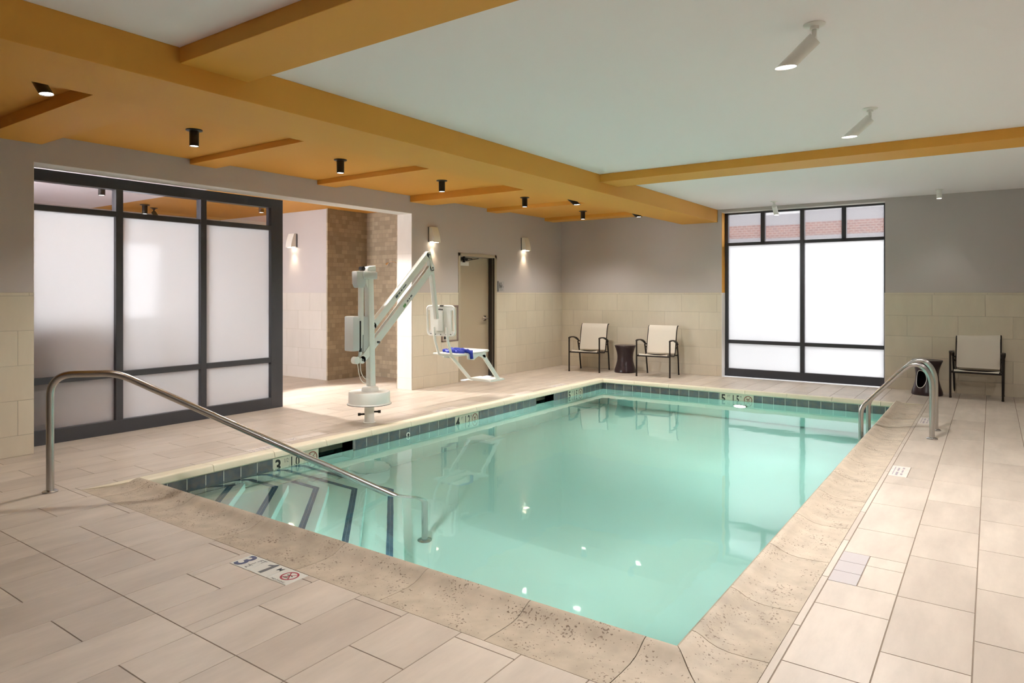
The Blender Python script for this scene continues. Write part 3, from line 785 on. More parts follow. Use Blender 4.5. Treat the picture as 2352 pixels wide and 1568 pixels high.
# ------------------------------------------------------------------ pool lift
lx = -5.88
c0 = (lx, 5.464, 0)
t = empty('pool_lift', c0, 'white accessible pool lift with round counterweight, long arms and hanging seat', 'pool lift')
P_ = dict(parent=t, off=c0)
b = MB(); b.lathe([(.072, 0), (.072, .006), (.056, .010), (.056, .24)], (lx, 5.464, .001), 32); b.build('base_post', M['whiteplas'], smooth=True, **P_)
for (dx, dy) in [(-.04, -.055), (.05, .04)]:
    b = MB(); d = Vector((dx, dy, 0)).normalized(); p0 = Vector((lx, 5.464, .10 if dx < 0 else .125)); b.tube([p0+d*.05, p0+d*.115], .011, 16); b.tube([p0+d*.10, p0+d*.13], .017, 16); b.build('lock_knob', M['black'], smooth=True, **P_)
b = MB(); b.lathe([(.05, .218), (.252, .222), (.252, .226), (.236, .236), (.236, .352), (.228, .362), (.05, .364)], (lx, 5.464, 0), 64); b.build('counterweight_drum', M['whiteplas'], smooth=True, **P_)
b = MB(); b.lathe([(.245, .217), (.254, .217), (.254, .221), (.245, .221)], (lx, 5.464, 0), 64, caps=False); b.build('drum_edge', M['black'], **P_)
b = MB(); b.lathe([(.096, .364), (.098, .375), (.094, .405), (.08, .417), (.045, .42)], (lx, 5.474, 0), 40); b.build('collar', M['whiteplas'], smooth=True, **P_)
mb_, mt_ = Vector((lx, 5.49, .40)), Vector((lx, 5.455, 1.69))
b = MB(); b.bar(mb_, mt_, .085, .085, up=(0, 1, 0)); b.build('mast', M['white'], bevel=.022, smooth=True, **P_)
b = MB(); b.box(lx-.055, lx+.055, 5.33, 5.545, 1.655, 1.745); b.build('mast_cap', M['greyplas'], bevel=.018, smooth=True, **P_)
b = MB(); b.prism([(5.24, 1.745), (5.375, 1.745), (5.375, 1.60), (5.345, 1.555), (5.27, 1.555), (5.245, 1.60)], 'x', lx-.05, lx+.04); b.build('motor_housing', M['greyplas'], bevel=.014, smooth=True, **P_)
b = MB(); b.prism([(5.40, 1.746), (5.53, 1.746), (5.53, 1.815), (5.42, 1.80), (5.40, 1.78)], 'x', lx-.04, lx+.04); b.build('battery_pack', M['whiteplas'], bevel=.006, **P_)
b = MB(); b.tube([(lx-.02, 5.345, 1.775), (lx+.035, 5.345, 1.775)], .026, 24); b.build('plug', M['black'], smooth=True, **P_)
b = MB(); b.prism([(5.38, 1.66), (5.46, 1.66), (5.46, 1.56), (5.41, 1.555), (5.385, 1.60)], 'x', lx-.03, lx+.03); b.build('bracket', M['white'], bevel=.006, **P_)
b = MB(); b.tube([(lx, 5.335, 1.56), (lx, 5.335, 1.02)], .032, 20); b.tube([(lx, 5.335, 1.03), (lx, 5.318, .70)], .020, 20); b.build('actuator', M['white'], smooth=True, **P_)
b = MB(); b.tube([(lx+.03, 5.30, 1.18), (lx+.03, 5.30, .84)], .009, 12); b.tube([(lx+.03, 5.30, .87), (lx+.03, 5.30, .83)], .016, 12); b.build('gas_strut', M['black'], smooth=True, **P_)
b = MB(); b.box(lx-.11, lx+.04, 5.185, 5.285, .84, 1.235); b.build('control_box', M['greyplas'], bevel=.016, smooth=True, **P_)
b = MB(); b.box(lx-.06, lx+.02, 5.36, 5.455, .80, 1.23); b.build('cover', M['greyplas'], bevel=.012, smooth=True, **P_)
# parallel arms
def arm(name, a, b_, h, x0=lx+.028, x1=lx-.028):
    m_ = MB()
    for x in (x0, x1): m_.bar((x, a[0], a[1]), (x, b_[0], b_[1]), .008, h, up=(0, 0, 1))
    m_.bar((lx, a[0], a[1]+h*.52), (lx, b_[0], b_[1]+h*.52), .062, .008, up=(0, 0, 1))
    for q in (a, b_):
        for x in (x0, x1): m_.tube([(x-.004, q[0], q[1]), (x+.004, q[0], q[1])], h*.5, 24)
    ob = m_.build(name, M['white'], t, off=c0)
    for q in (a, b_):
        k = MB(); k.tube([(x1-.008, q[0], q[1]), (x0+.010, q[0], q[1])], .012, 16)
        k.build('pivot_pin', M['slate'], ob, smooth=True, off=c0)
    return ob
ua = arm('upper_arm', (5.505, 1.115), (6.455, 1.985), .080)
la = arm('lower_arm', (5.335, .735), (6.515, 1.820), .088)
k = MB(); k.tube([(lx-.055, 5.565, .925), (lx+.060, 5.565, .925)], .013, 16); k.build('pivot_pin', M['slate'], smooth=True, **P_)
b = MB(); b.tube([(lx-.03, 5.255, .735), (lx+.03, 5.255, .735)], .042, 24); b.build('lug', M['white'], smooth=True, **P_)
# worn decals on the arms (not legible in the photo)
for (ob, y0, z0, dy, dz, segs) in [(ua, 5.86, 1.44, .95/1.288, .87/1.288, [(0, .05, .034), (.06, .10, .02), (.115, .15, .02), (.165, .24, .016)]), (la, 6.05, 1.39, 1.18/1.603, 1.085/1.603, [(0, .03, .022), (.04, .07, .016), (.08, .12, .022)])]:
    b = MB()
    for (q0, q1, wd_) in segs: strip(b, (lx+.0326, y0+dy*q0, z0+dz*q0), (lx+.0326, y0+dy*q1, z0+dz*q1), wd_, (1, 0, 0))
    b.build('decal', M['slate'], ob, off=c0)
b = MB(); strip(b, (lx+.0326, 5.99, 1.325), (lx+.0326, 6.03, 1.362), .035, (1, 0, 0)); b.build('arm_sticker', pbr('green_sticker', (.15, .35, .12), .5), la, off=c0)
# hanger
b = MB(); b.bar((lx, 6.455, 2.02), (lx, 6.525, 1.79), .07, .055, up=(0, 1, 0)); b.bar((lx, 6.515, 1.86), (lx, 6.625, 1.16), .058, .05, up=(0, 1, 0)); b.build('hanger', M['white'], bevel=.008, **P_)
# cables
def wav(pts): return arc(pts, .08, 5)
b = MB(); b.tube(wav([(lx, 5.28, .72), (lx, 5.31, .55), (lx, 5.36, .47), (lx, 5.45, .45)]), .004, 8); b.tube(wav([(lx+.01, 5.32, .72), (lx+.01, 5.32, .60), (lx+.01, 5.38, .51), (lx+.01, 5.46, .505)]), .004, 8); b.build('cable', M['whiteplas'], smooth=True, **P_)
# seat: backrest plate with rounded frame and two long handle slots
sx = -5.875; bw = .235; zt, zb = 1.325, .945
def by(z): return 6.70-(z-1.13)*-.02 - (z-.945)*.06+.02
def rrect(hw, z0, z1, r, n=6):
    pts = []
    for (cx_, cz, a0) in [(hw-r, z1-r, 0), (-hw+r, z1-r, 90), (-hw+r, z0+r, 180), (hw-r, z0+r, 270)]:
        for i in range(n+1):
            a = math.radians(a0+90*i/n); pts.append((cx_+r*math.cos(a), cz+r*math.sin(a)))
    return pts
outl = rrect(bw, zb, zt, .05)
b = MB(); b.tube([(sx+p[0], by(p[1]), p[1]) for p in outl]+[(sx+outl[0][0], by(outl[0][1]), outl[0][1])], .014, 12, caps=False)
bk_ = b.build('backrest_frame', M['white'], smooth=True, **P_)
b = MB(); inn = rrect(.178, zb, zt, .03); b.add([(sx+p[0], by(p[1])-.008, p[1]) for p in inn]+[(sx+p[0], by(p[1])+.012, p[1]) for p in inn],
    [list(range(len(inn))), [len(inn)+i for i in range(len(inn))][::-1]]+[[i, (i+1) % len(inn), len(inn)+(i+1) % len(inn), len(inn)+i] for i in range(len(inn))])
for sgn in (-1, 1):
    for (z0, z1) in [(zt-.055, zt), (zb, zb+.055)]:
        b.box(min(sx+sgn*.15, sx+sgn*.215), max(sx+sgn*.15, sx+sgn*.215), by(zt if z0 > 1.1 else zb)-.008, by(zt if z0 > 1.1 else zb)+.012, z0, z1)
b.build('backrest', M['white'], **P_)
b = MB(); b.box(sx-.05, sx+.05, by(1.12)-.022, by(1.12)-.004, 1.0, 1.26); b.build('mount_plate', M['white'], bevel=.006, **P_)
for (x_, z_) in [(-.17, .96), (-.09, .955), (0, .955), (.09, .955), (.17, .96), (-.08, 1.24), (.02, 1.03)]:
    b = MB(); b.tube([(sx+x_, by(z_)-.020, z_), (sx+x_, by(z_)-.006, z_)], .006, 10)
    b.build('bolt', M['slate'], **P_)
b = MB(); b.tube([(sx+.0, by(zt)-.01, zt+.004), (sx+.06, by(zt)-.01, zt+.004)], .010, 10); b.tube([(sx-.02, by(1.30)-.02, 1.285), (sx+.05, by(1.30)-.02, 1.28)], .008, 10); b.build('strap_buckle', M['black'], **P_)
for dx in (-.115, .105):
    b = MB(); b.tube(arc([(sx+dx, by(.96)-.012, 1.05), (sx+dx, by(.96)-.004, .90), (sx+dx, 6.80, .675), (sx+dx, 7.36, .665)], [.05, .06], 6), .017, 14); b.build('seat_tube', M['white'], smooth=True, **P_)
b = MB(); b.prism([(6.80, .700), (6.80, .678), (7.30, .678), (7.44, .690), (7.46, .705), (7.44, .722), (7.30, .704)], 'x', sx-.225, sx+.225); b.build('seat', M['white'], bevel=.008, **P_)
# belt heaped on the seat
b = MB()
for (x0, x1, y, z, r) in [(-.16, .20, 6.93, .722, .028), (-.12, .22, 7.0, .735, .030), (-.05, .23, 7.07, .720, .024)]:
    pts = [(sx+x0+(x1-x0)*i/8, y+.02*math.sin(i*1.7), z+.008*math.sin(i*2.3)) for i in range(9)]; b.tube(pts, [r*(.6+.4*math.sin(PI*(i+.6)/9.4)) for i in range(9)], 12)
b.tube([(sx+.19, 7.0, .735), (sx+.24, 7.04, .70), (sx+.242, 7.05, .625)], [.03, .026, .022], 12)
b.build('safety_belt', M['blue'], smooth=True, **P_)
# side bracket and foot rest
b = MB(); b.prism([(7.00, .69), (7.36, .69), (7.34, .655), (7.24, .655), (7.16, .625), (7.12, .60), (7.0, .62)], 'x', sx+.20, sx+.225); b.build('side_bracket', M['white'], **P_)
b = MB(); b.prism([(7.00, .69), (7.36, .69), (7.34, .655), (7.24, .655), (7.16, .625), (7.12, .60), (7.0, .62)], 'x', sx-.225, sx-.20); b.build('side_bracket', M['white'], **P_)
b = MB(); 
b.bar((sx-.19, 7.10, .66), (sx-.19, 7.55, .275), .03, .045, up=(0, 1, 1)); b.build('footrest_leg', M['white'], bevel=.006, **P_)
b = MB(); b.bar((sx+.19, 7.34, .665), (sx+.19, 7.72, .275), .03, .055, up=(0, 1, 1)); b.prism([(7.16, .675), (7.42, .675), (7.40, .60), (7.33, .62), (7.25, .65)], 'x', sx+.175, sx+.205); b.build('footrest_leg', M['white'], bevel=.006, **P_)
b = MB(); b.prism([(7.50, .262), (7.80, .262), (7.86, .268), (7.80, .29), (7.52, .292)], 'x', sx-.21, sx+.21); b.build('footrest', M['white'], bevel=.005, **P_)

# ------------------------------------------------------------------ door
c0 = (XL, 8.77, 0)
dz = 2.17
w = MB()
for (a, b_, z0, z1) in [(8.77, 8.82, 0, dz), (9.79, 9.84, 0, dz), (8.77, 9.84, dz-.05, dz)]: w.box(XL-.30, XL+.012, a, b_, z0, z1)
w.box(XL-.145, XL-.13, 8.82, 8.835, 0, dz-.05); w.box(XL-.145, XL-.13, 9.775, 9.79, 0, dz-.05)
t = struct(w.build('door_1', M['doorf'], bevel=.002))
b = MB(); b.box(XL-.125, XL-.055, 9.782, 9.7905, 0, dz-.05); b.box(XL-.04, XL-.005, 9.784, 9.7905, 0, dz-.05); b.build('jamb_shade_strip', M['jamb_shade'], t)  # dark strips on the right jamb face, its shade put in as colour
b = MB(); b.box(XL-.175, XL-.13, 8.824, 9.786, .008, dz-.054); lf = b.build('door_leaf', M['door'], t)
b = MB(); b.box(XL-.130, XL-.122, 9.62, 9.70, 1.00, 1.09); b.tube([(XL-.122, 9.66, 1.045), (XL-.07, 9.66, 1.045)], .016, 16); b.tube(arc([(XL-.07, 9.66, 1.045), (XL-.062, 9.66, 1.045), (XL-.062, 9.60, 1.04), (XL-.062, 9.50, 1.035)], .01, 3), .012, 12); b.tube([(XL-.122, 9.66, 1.045), (XL-.115, 9.66, 1.045)], .036, 20)
b.build('door_handle', M['chrome'], lf, smooth=True)
b = MB(); b.box(XL-.13, XL-.085, 8.90, 9.14, 2.055, 2.10); b.bar((XL-.07, 8.98, 2.095), (XL-.05, 9.20, 2.085), .02, .014); b.bar((XL-.05, 9.05, 2.05), (XL-.08, 9.42, 2.10), .016, .012); b.tube([(XL-.08, 9.02, 2.02), (XL-.08, 9.02, 2.12)], .022, 16)
b.build('door_closer', M['bronze'], lf)
b = MB(); b.box(XL-.130, XL-.126, 8.90, 9.21, 1.965, 2.035); b.build('blank_sign_plate', M['sign'], lf)
# rest room sign
c0 = (XL+.0, 9.975, 1.615)
t = empty('restroom_sign', c0, 'small square restroom sign with dark figures on the wall right of the door', 'sign')
b = MB(); b.box(XL+.001, XL+.009, 9.882, 10.072, 1.525, 1.705); b.build('plate', M['signgrey'], t, off=c0, bevel=.002)
b = MB(); b.box(XL+.001, XL+.016, 9.878, 9.888, 1.52, 1.71); b.build('edge', M['slate'], t, off=c0)
for y, kk in [(9.93, 0), (9.975, 1)]:
    b = MB(); x_ = XL+.0095; b.tube([(x_-.0004, y, 1.672), (x_+.0006, y, 1.672)], .011, 14)
    if kk: b.prism([(y-.02, 1.60), (y+.02, 1.60), (y+.007, 1.658), (y-.007, 1.658)], 'x', x_-.0002, x_+.0006); 
    else: b.prism([(y-.012, 1.61), (y+.012, 1.61), (y+.012, 1.658), (y-.012, 1.658)], 'x', x_-.0002, x_+.0006)
    for q in (-.005, .005): b.box(x_-.0002, x_+.0006, y+q-.004, y+q+.004, 1.575, 1.61)
    b.build('figure', M['ink'], t, off=c0)
b = MB(); x_ = XL+.0095; ring(b, (x_+.0004, 10.028, 1.60), (0, 1, 0), (0, 0, 1), .011, .016, 20); strip(b, (x_+.0004, 10.022, 1.608), (x_+.0004, 10.022, 1.65), .008, (1, 0, 0)); strip(b, (x_+.0004, 10.022, 1.615), (x_+.0004, 10.042, 1.612), .006, (1, 0, 0)); b.build('wheelchair_figure', M['ink'], t, off=c0)
text('RESTROOM', .022, M['ink'], t, c0, (0, 1, 0), (0, 0, 1), (XL+.0102, 9.918, 1.543), 'lettering', 1)
# recessed cabinet between opening and door
c0 = (XL, 8.55, .70)
t = empty('wall_cabinet', c0, 'mauve brown recessed wall cabinet behind the lift seat, left of the tan door', 'cabinet')
b = MB(); b.box(XL-.06, XL+.018, 8.335, 8.365, .70, 1.29); b.box(XL-.06, XL+.018, 8.725, 8.757, .70, 1.29); b.box(XL-.06, XL+.022, 8.335, 8.757, 1.265, 1.29); b.box(XL-.06, XL+.018, 8.335, 8.757, .70, .72); b.build('frame', M['cab'], t, off=c0, bevel=.003)
b = MB(); b.box(XL-.05, XL+.008, 8.365, 8.725, .72, 1.265); b.build('door', M['cab'], t, off=c0)
b = MB(); b.box(XL+.008, XL+.012, 8.40, 8.46, .74, 1.02); b.build('slot', M['black'], t, off=c0)

# shower fittings
c0 = (-7.63, 7.86, 1.95)
t = empty('wall_shower_arm', c0, 'small shower head on a thin curved arm over the mosaic shower wall', 'shower')
b = MB(); b.tube(arc([(-7.626, 7.86, 1.93), (-7.75, 7.86, 1.96), (-7.93, 7.86, 2.0), (-8.0, 7.86, 1.985)], .08, 5), .008, 10); b.build('shower_arm', M['chrome'], t, smooth=True, off=c0)
b = MB(); b.tube([(-8.0, 7.86, 1.99), (-8.03, 7.86, 1.955)], [.012, .038], 20); b.build('shower_rose', M['chrome'], t, smooth=True, off=c0)
c0 = (-7.63, 7.80, 1.33)
t = empty('shower_valve', c0, 'dark chrome shower valve seen between the lift arms beside the tiled jamb', 'shower valve')
b = MB(); b.tube([(-7.626, 7.80, 1.33), (-7.65, 7.80, 1.33)], .055, 24); b.tube([(-7.65, 7.80, 1.33), (-7.69, 7.80, 1.33)], .025, 20); b.build('valve_plate', M['slate'], t, smooth=True, off=c0)
b = MB(); b.bar((-7.68, 7.80, 1.33), (-7.69, 7.78, 1.25), .014, .014); b.build('handle', M['chrome'], t, off=c0)

# ------------------------------------------------------------------ wall sconces
def sconce(loc, rz, label, first=None):
    if first: return copy_thing(first, loc, rz, label)
    t = empty('wall_sconce', loc, label, 'wall light', 'white wall sconces', rz)
    # local: wall plane y=0, room towards -y, x sideways
    zt_, zb_ = .245, 0
    b = MB(); b.box(-.088, .088, -.014, 0, zb_+.004, zt_-.004); b.build('back_plate', M['slate'], t)
    rows = []
    for i in range(9):
        q = i/8; z = zt_+(zb_-zt_)*q; d = .055+.062*math.sin(q*PI/2); rows.append((d, z))
    b = MB(); poly = [(-.014, zt_)]+[(-d, z) for d, z in rows]+[(-.10, zb_), (-.10, zb_+.010), (-.014, zb_+.010)]
    b.prism([(p[0], p[1]) for p in poly], 'x', -.080, .080); b.build('shade', M['whiteplas'], t)
    b = MB(); b.box(-.065, .065, -.092, -.022, zb_-.001, zb_+.004); b.build('lens', M['warm'], t)
    return t
s1 = sconce((XL, 8.115, 2.30), PI/2, 'white wall sconce directly above the top of the lift arm')
s2_ = sconce((XL, 10.715, 2.30), PI/2, 'white wall sconce on the wall just right of the tan door', s1)
s3 = sconce((-10.19, 7.668, 2.305), 0, 'white wall sconce inside the alcove, left of the mosaic shower wall', s1)

# ------------------------------------------------------------------ ceiling lights
def can(loc, label, first=None):
    if first: return copy_thing(first, loc, 0, label)
    t = empty('ceiling_downlight', loc, label, 'ceiling light', 'black cylinder downlights on the orange ceiling')
    b = MB(); b.lathe([(.072, 0), (.072, -.008), (.06, -.012), (.04, -.013)], (0, 0, 0), 32); b.build('canopy', M['black'], t, smooth=True)
    b = MB(); b.lathe([(.041, -.012), (.041, -.150), (.036, -.150), (.036, -.142)], (0, 0, 0), 32, caps=False); b.build('cylinder', M['black'], t, smooth=True)
    b = MB(); b.lathe([(.001, -.146), (.036, -.146), (.036, -.142), (.001, -.142)], (0, 0, 0), 32); b.build('lens', M['lens'], t)
    return t
cans = [((-5.965, 3.40), 'nearest and largest black cylinder downlight, hanging from the orange bay at left'), ((-5.965, 5.11), 'second black cylinder downlight from the near end of the orange bays'),
        ((-5.965, 6.83), 'third black cylinder downlight from the near end, left of the wide cross beam'), ((-5.965, 8.79), 'fourth black cylinder downlight from the near end, just past the wide cross beam'),
        ((-6.10, 10.88), 'farthest black cylinder downlight, hanging in the last orange bay')]
c1 = None
for (xy, lab) in cans:
    o = can((xy[0], xy[1], ZC), lab, c1)
    if c1 is None: c1 = o
def spot(loc, rz, label, mat, group, first=None, s=1.0):
    """tilted tube spot, its lower end cut level; local tilt towards +x"""
    if first: return copy_thing(first, loc, rz, label)
    t = empty('ceiling_spotlight', loc, label, 'ceiling light', group, rz)
    b = MB(); b.lathe([(.058, 0), (.058, -.006), (.05, -.010), (.024, -.014), (.024, -.03)], (0, 0, 0), 32); b.build('canopy', M[mat], t, smooth=True)
    b = MB(); b.tube([(0, 0, -.012), (0, 0, -.075)], .013, 14); b.tube([(0, -.02, -.072), (0, .02, -.072)], .012, 12); b.build('stem', M[mat], t, smooth=True)
    a = Vector((.76, 0, -.65)).normalized(); p0 = Vector((-.004, 0, -.078)); r = .038; Lc = .205; seg = 32
    n1 = a.cross(Vector((0, 1, 0))).normalized(); n2 = Vector((0, 1, 0))
    b = MB(); vs = []; zend = (p0+a*Lc).z
    for k in range(seg):
        an = 2*PI*k/seg; d = n1*math.cos(an)*r+n2*math.sin(an)*r
        q = p0+d; tt = (zend-q.z)/a.z; vs += [q, q+a*tt]
    b.add(vs, [(2*k, 2*k+1, (2*k+3) % (2*seg), (2*k+2) % (2*seg)) for k in range(seg)]+[[2*k for k in range(seg)]])
    b.build('tube', M[mat], t, smooth=True)
    c = p0+a*Lc; vs = []
    for k in range(seg):
        an = 2*PI*k/seg; d = n1*math.cos(an)*r*.93+n2*math.sin(an)*r*.93; q = p0+d; tt = (zend+.006-q.z)/a.z; vs.append(q+a*tt)
    b = MB(); b.add(vs, [list(range(seg))]); b.build('lens', M['lens'], t)
    return t
w1 = spot((-.805, 4.05, ZC), PI, 'white tilted spotlight on the white ceiling, nearest and largest at upper right', 'whiteplas', 'white spotlights on the white ceiling')
spot((-.805, 6.16, ZC), PI, 'white tilted spotlight on the white ceiling, just in front of the orange cross beam', 'whiteplas', '', w1)
spot((-2.90, 11.52, ZC), PI*.5, 'tiny white spotlight on the ceiling right above the far window', 'whiteplas', '', w1)
k1 = spot((-5.13, 1.845, ZC), 0, 'black tilted spotlight in the dark orange bay at the upper left', 'black', 'black spotlights beside the deep beam')
spot((-5.08, 8.62, ZC), 0, 'small black spotlight half hidden by the deep orange beam, just beyond the wide cross beam', 'black', '', k1)
spot((-5.02, 10.62, ZC), 0, 'small black spotlight under the far end of the deep orange beam', 'black', '', k1)
t = empty('ceiling_downlight', (-.62, 11.58, ZC), 'small white cylinder downlight by the back wall at upper right', 'ceiling light')
b = MB(); b.lathe([(.05, 0), (.05, -.006), (.03, -.008)], (0, 0, 0), 32); b.build('canopy', M['whiteplas'], t, smooth=True)
b = MB(); b.lathe([(.034, -.006), (.034, -.13), (.03, -.13), (.03, -.124)], (0, 0, 0), 32, caps=False); b.build('cylinder', M['whiteplas'], t, smooth=True)
b = MB(); b.lathe([(.001, -.128), (.03, -.128), (.03, -.124), (.001, -.124)], (0, 0, 0), 32); b.build('lens', M['lens'], t)

# ------------------------------------------------------------------ chairs
def make_chair(loc, rz, label):
    t = empty('sling_chair', loc, label, 'chair', 'dark framed sling chairs', rz)
    B = M['bronze']
    for s in (-1, 1):
        x = s*.305
        b = MB(); b.tube([(x, -.285, .014), (x, -.285, .635)], .014, 12); b.lathe([(.014, 0), (.017, .012), (.012, .03)], (x, -.285, 0), 14); b.build('front_leg', B, t, smooth=True)
        b = MB(); b.tube([(x, .16, .55), (x*.985, .235, .30), (x*.97, .285, .014)], .0135, 12); b.lathe([(.014, 0), (.017, .012), (.012, .03)], (x*.97, .286, 0), 14); b.build('rear_leg', B, t, smooth=True)
        # arm: a flat curved strip
        arm_pts = [(-.305, .640), (-.22, .652), (-.10, .650), (.02, .630), (.12, .598), (.19, .560)]
        b = MB(); vs = []
        for i, (y, z) in enumerate(arm_pts):
            hw = [.012, .022, .027, .027, .022, .014][i]
            vs += [(x-hw, y, z-.010), (x+hw, y, z-.010), (x+hw, y, z+.009), (x-hw, y, z+.009)]
        fs = [[0, 1, 2, 3], [len(vs)-4+i for i in range(4)]]
        for i in range(len(arm_pts)-1):
            for k in range(4): k2 = (k+1) % 4; fs.append([4*i+k, 4*i+k2, 4*i+4+k2, 4*i+4+k])
        b.add(vs, fs); b.build('armrest', B, t, bevel=.003, smooth=True)
        xr = s*.268
        b = MB(); b.tube(arc([(xr, -.275, .385), (xr, .10, .345), (xr, .155, .40), (xr, .255, .82), (xr, .30, .885), (xr, .335, .888)], [.04, .05, .05, .02], 5), .0105, 12)
        b.tube([(xr, .175, .50), (x, .17, .50)], .012, 10); b.tube([(xr, .185, .555), (x, .16, .555)], .010, 10); b.build('side_rail', B, t, smooth=True)
    b = MB(); b.tube([(-.305, -.28, .372), (.305, -.28, .372)], .015, 14); b.build('front_bar', B, t, smooth=True)
    b = MB(); b.tube([(-.30, .19, .36), (.30, .19, .36)], .010, 12); b.build('rear_bar', B, t, smooth=True)
    def sling(name, prof, hw, sag):
        b = MB(); n_ = 10; rows = []
        for (y, z, ny, nz) in prof:
            for i in range(n_+1):
                u = i/n_*2-1; g = sag*(1-u*u); rows.append((u*hw, y+ny*g, z+nz*g))
        for (y, z, ny, nz) in prof:
            for i in range(n_+1):
                u = i/n_*2-1; g = sag*(1-u*u); rows.append((u*hw, y+ny*g-ny*.006, z+nz*g-nz*.006))
        m_ = len(prof); w_ = n_+1; fs = []
        for j in range(m_-1):
            for i in range(n_):
                a = j*w_+i; fs.append([a, a+1, a+w_+1, a+w_]); a += m_*w_; fs.append([a, a+w_, a+w_+1, a+1])
        for i in range(n_):
            a = i; c_ = m_*w_+i; fs.append([a, c_, c_+1, a+1]); a = (m_-1)*w_+i; c_ = m_*w_+a; fs.append([a, a+1, c_+1, c_])
        b.add(rows, fs); return b.build(name, M['sling'], t, smooth=True)
    sling('seat_sling', [(-.292, .375, 0, -.2), (-.285, .400, 0, -.6), (-.25, .402, 0, -1), (-.10, .386, 0, -1), (.05, .366, 0, -1), (.12, .368, 0, -1)], .262, .022)
    sling('back_sling', [(.150, .40, 1, 0), (.175, .50, 1, 0), (.21, .64, 1, 0), (.25, .80, 1, 0), (.275, .865, 1, 0), (.305, .895, .3, 0), (.335, .896, 0, 0)], .262, .008)
    return t
ch = make_chair((-6.335, 11.56, 0), math.radians(7.5), 'beige sling chair in the corner, left of the first plum side table')
copy_thing(ch, (-4.94, 11.58, 0), math.radians(5), 'beige sling chair between the plum side table and the tall window')
copy_thing(ch, (-.17, 11.83, 0), math.radians(-2), 'beige sling chair at far right against the tiled wall')

# ------------------------------------------------------------------ hourglass tables
def hourglass(hole):
    prof = [(.198, .0), (.203, .012), (.198, .05), (.172, .13), (.150, .22), (.146, .30), (.155, .37), (.178, .45), (.197, .492), (.200, .505), (.196, .510)]
    # refine
    pr = []
    for (a, b_) in zip(prof, prof[1:]):
        for k in range(3): q = k/3; pr.append((a[0]+(b_[0]-a[0])*q, a[1]+(b_[1]-a[1])*q))
    pr.append(prof[-1])
    inner = [(r-.012, min(z, .500)) for (r, z) in pr][::-1]
    b = MB(); b.lathe(pr+[(.001, .510), (.001, .498)]+inner, (0, 0, 0), 64, caps=False)
    # close the bottom rim
    n_ = len(pr)+2+len(inner); o = 0
    for k in range(64):
        k2 = (k+1) % 64; b.f.append([o+k2, o+k, (n_-1)*64+k, (n_-1)*64+k2]); b.mi.append(0); b.tone.append(0)
    return b
def make_table(loc, rz, label, hole=True):
    t = empty('side_table', loc, label, 'side table', 'plum hourglass side tables', rz)
    o = hourglass(hole).build('body', M['plum'], t, smooth=True)
    if hole:
        b = MB(); n_ = 40
        pts = [(.072*math.copysign(abs(math.cos(2*PI*k/n_))**.8, math.cos(2*PI*k/n_)), .235+.125*math.sin(2*PI*k/n_)) for k in range(n_)]
        b.prism(pts, 'y', -.30, -.05); cu = b.build('cut', M['plum'], t)
        md = o.modifiers.new('b', 'BOOLEAN'); md.operation = 'DIFFERENCE'; md.object = cu; md.solver = 'EXACT'
        dg = bpy.context.evaluated_depsgraph_get(); dg.update()
        me = bpy.data.meshes.new_from_object(o.evaluated_get(dg)); o.modifiers.clear(); o.data = me; bpy.data.objects.remove(cu)
        rim = MB(); pp = []
        for k in range(n_+1):
            x, z = pts[k % n_]; rr = 0
            zs_ = [(.0, .198), (.012, .203), (.05, .198), (.13, .172), (.22, .150), (.30, .146), (.37, .155), (.45, .178), (.5, .2)]
            for (za, ra), (zb2, rb_) in zip(zs_, zs_[1:]):
                if za <= z <= zb2: rr = ra+(rb_-ra)*(z-za)/(zb2-za)
            pp.append((x, -math.sqrt(max(rr*rr-x*x, 0)), z))
        rim.tube(pp, .0035, 8, caps=False); tag(rim.build('opening_rim', M['whiteplas'], t, smooth=True), 'pale rim of the oval opening')
    return t
make_table((-5.66, 11.72, 0), 0, 'plum brown hourglass side table between the two chairs', False)
make_table((-.78, 11.72, 0), math.radians(-28), 'plum brown hourglass side table with an oval opening, behind the grab rails')

# ------------------------------------------------------------------ outdoors beyond the window
w = MB(); w.box(-40, 30, 12.4, 45, -.25, -.05); tag(w.build('pavement', M['concrete']), kind='structure')
c0 = (-3, 19, -.05)
t = empty('opposite_building', c0, 'pale building with a red brick band, seen blurred through the window transoms', 'building')
b = MB(); b.box(-25, 18, 19.0, 25, -.05, 2.88); b.box(-25, 18, 19.0, 25, 3.62, 5.0); b.build('wall', M['pale_render'], t, off=c0)
b = MB(); b.box(-25, 18, 18.96, 25, 2.98, 3.32); b.build('brick_band', M['brick'], t, off=c0)
b = MB(); b.box(-25, 18, 18.98, 25, 3.32, 3.62); b.box(-25, 18, 18.97, 25, 2.88, 2.98); b.build('ledge', pbr('grey_ledge', (.36, .34, .35), .9), t, off=c0)

# ------------------------------------------------------------------ lights
def area(name, loc, rot, sx_, sy_, e, c=(1, 1, 1), spread=PI):
    l = bpy.data.lights.new(name, 'AREA'); l.shape = 'RECTANGLE'; l.size = sx_; l.size_y = sy_; l.energy = e; l.color = c; l.spread = spread
    o = bpy.data.objects.new(name, l); col.objects.link(o); o.location = loc; o.rotation_euler = rot; return o
def look(o, tgt):
    d = Vector(tgt)-o.location; o.rotation_euler = d.to_track_quat('-Z', 'Y').to_euler()
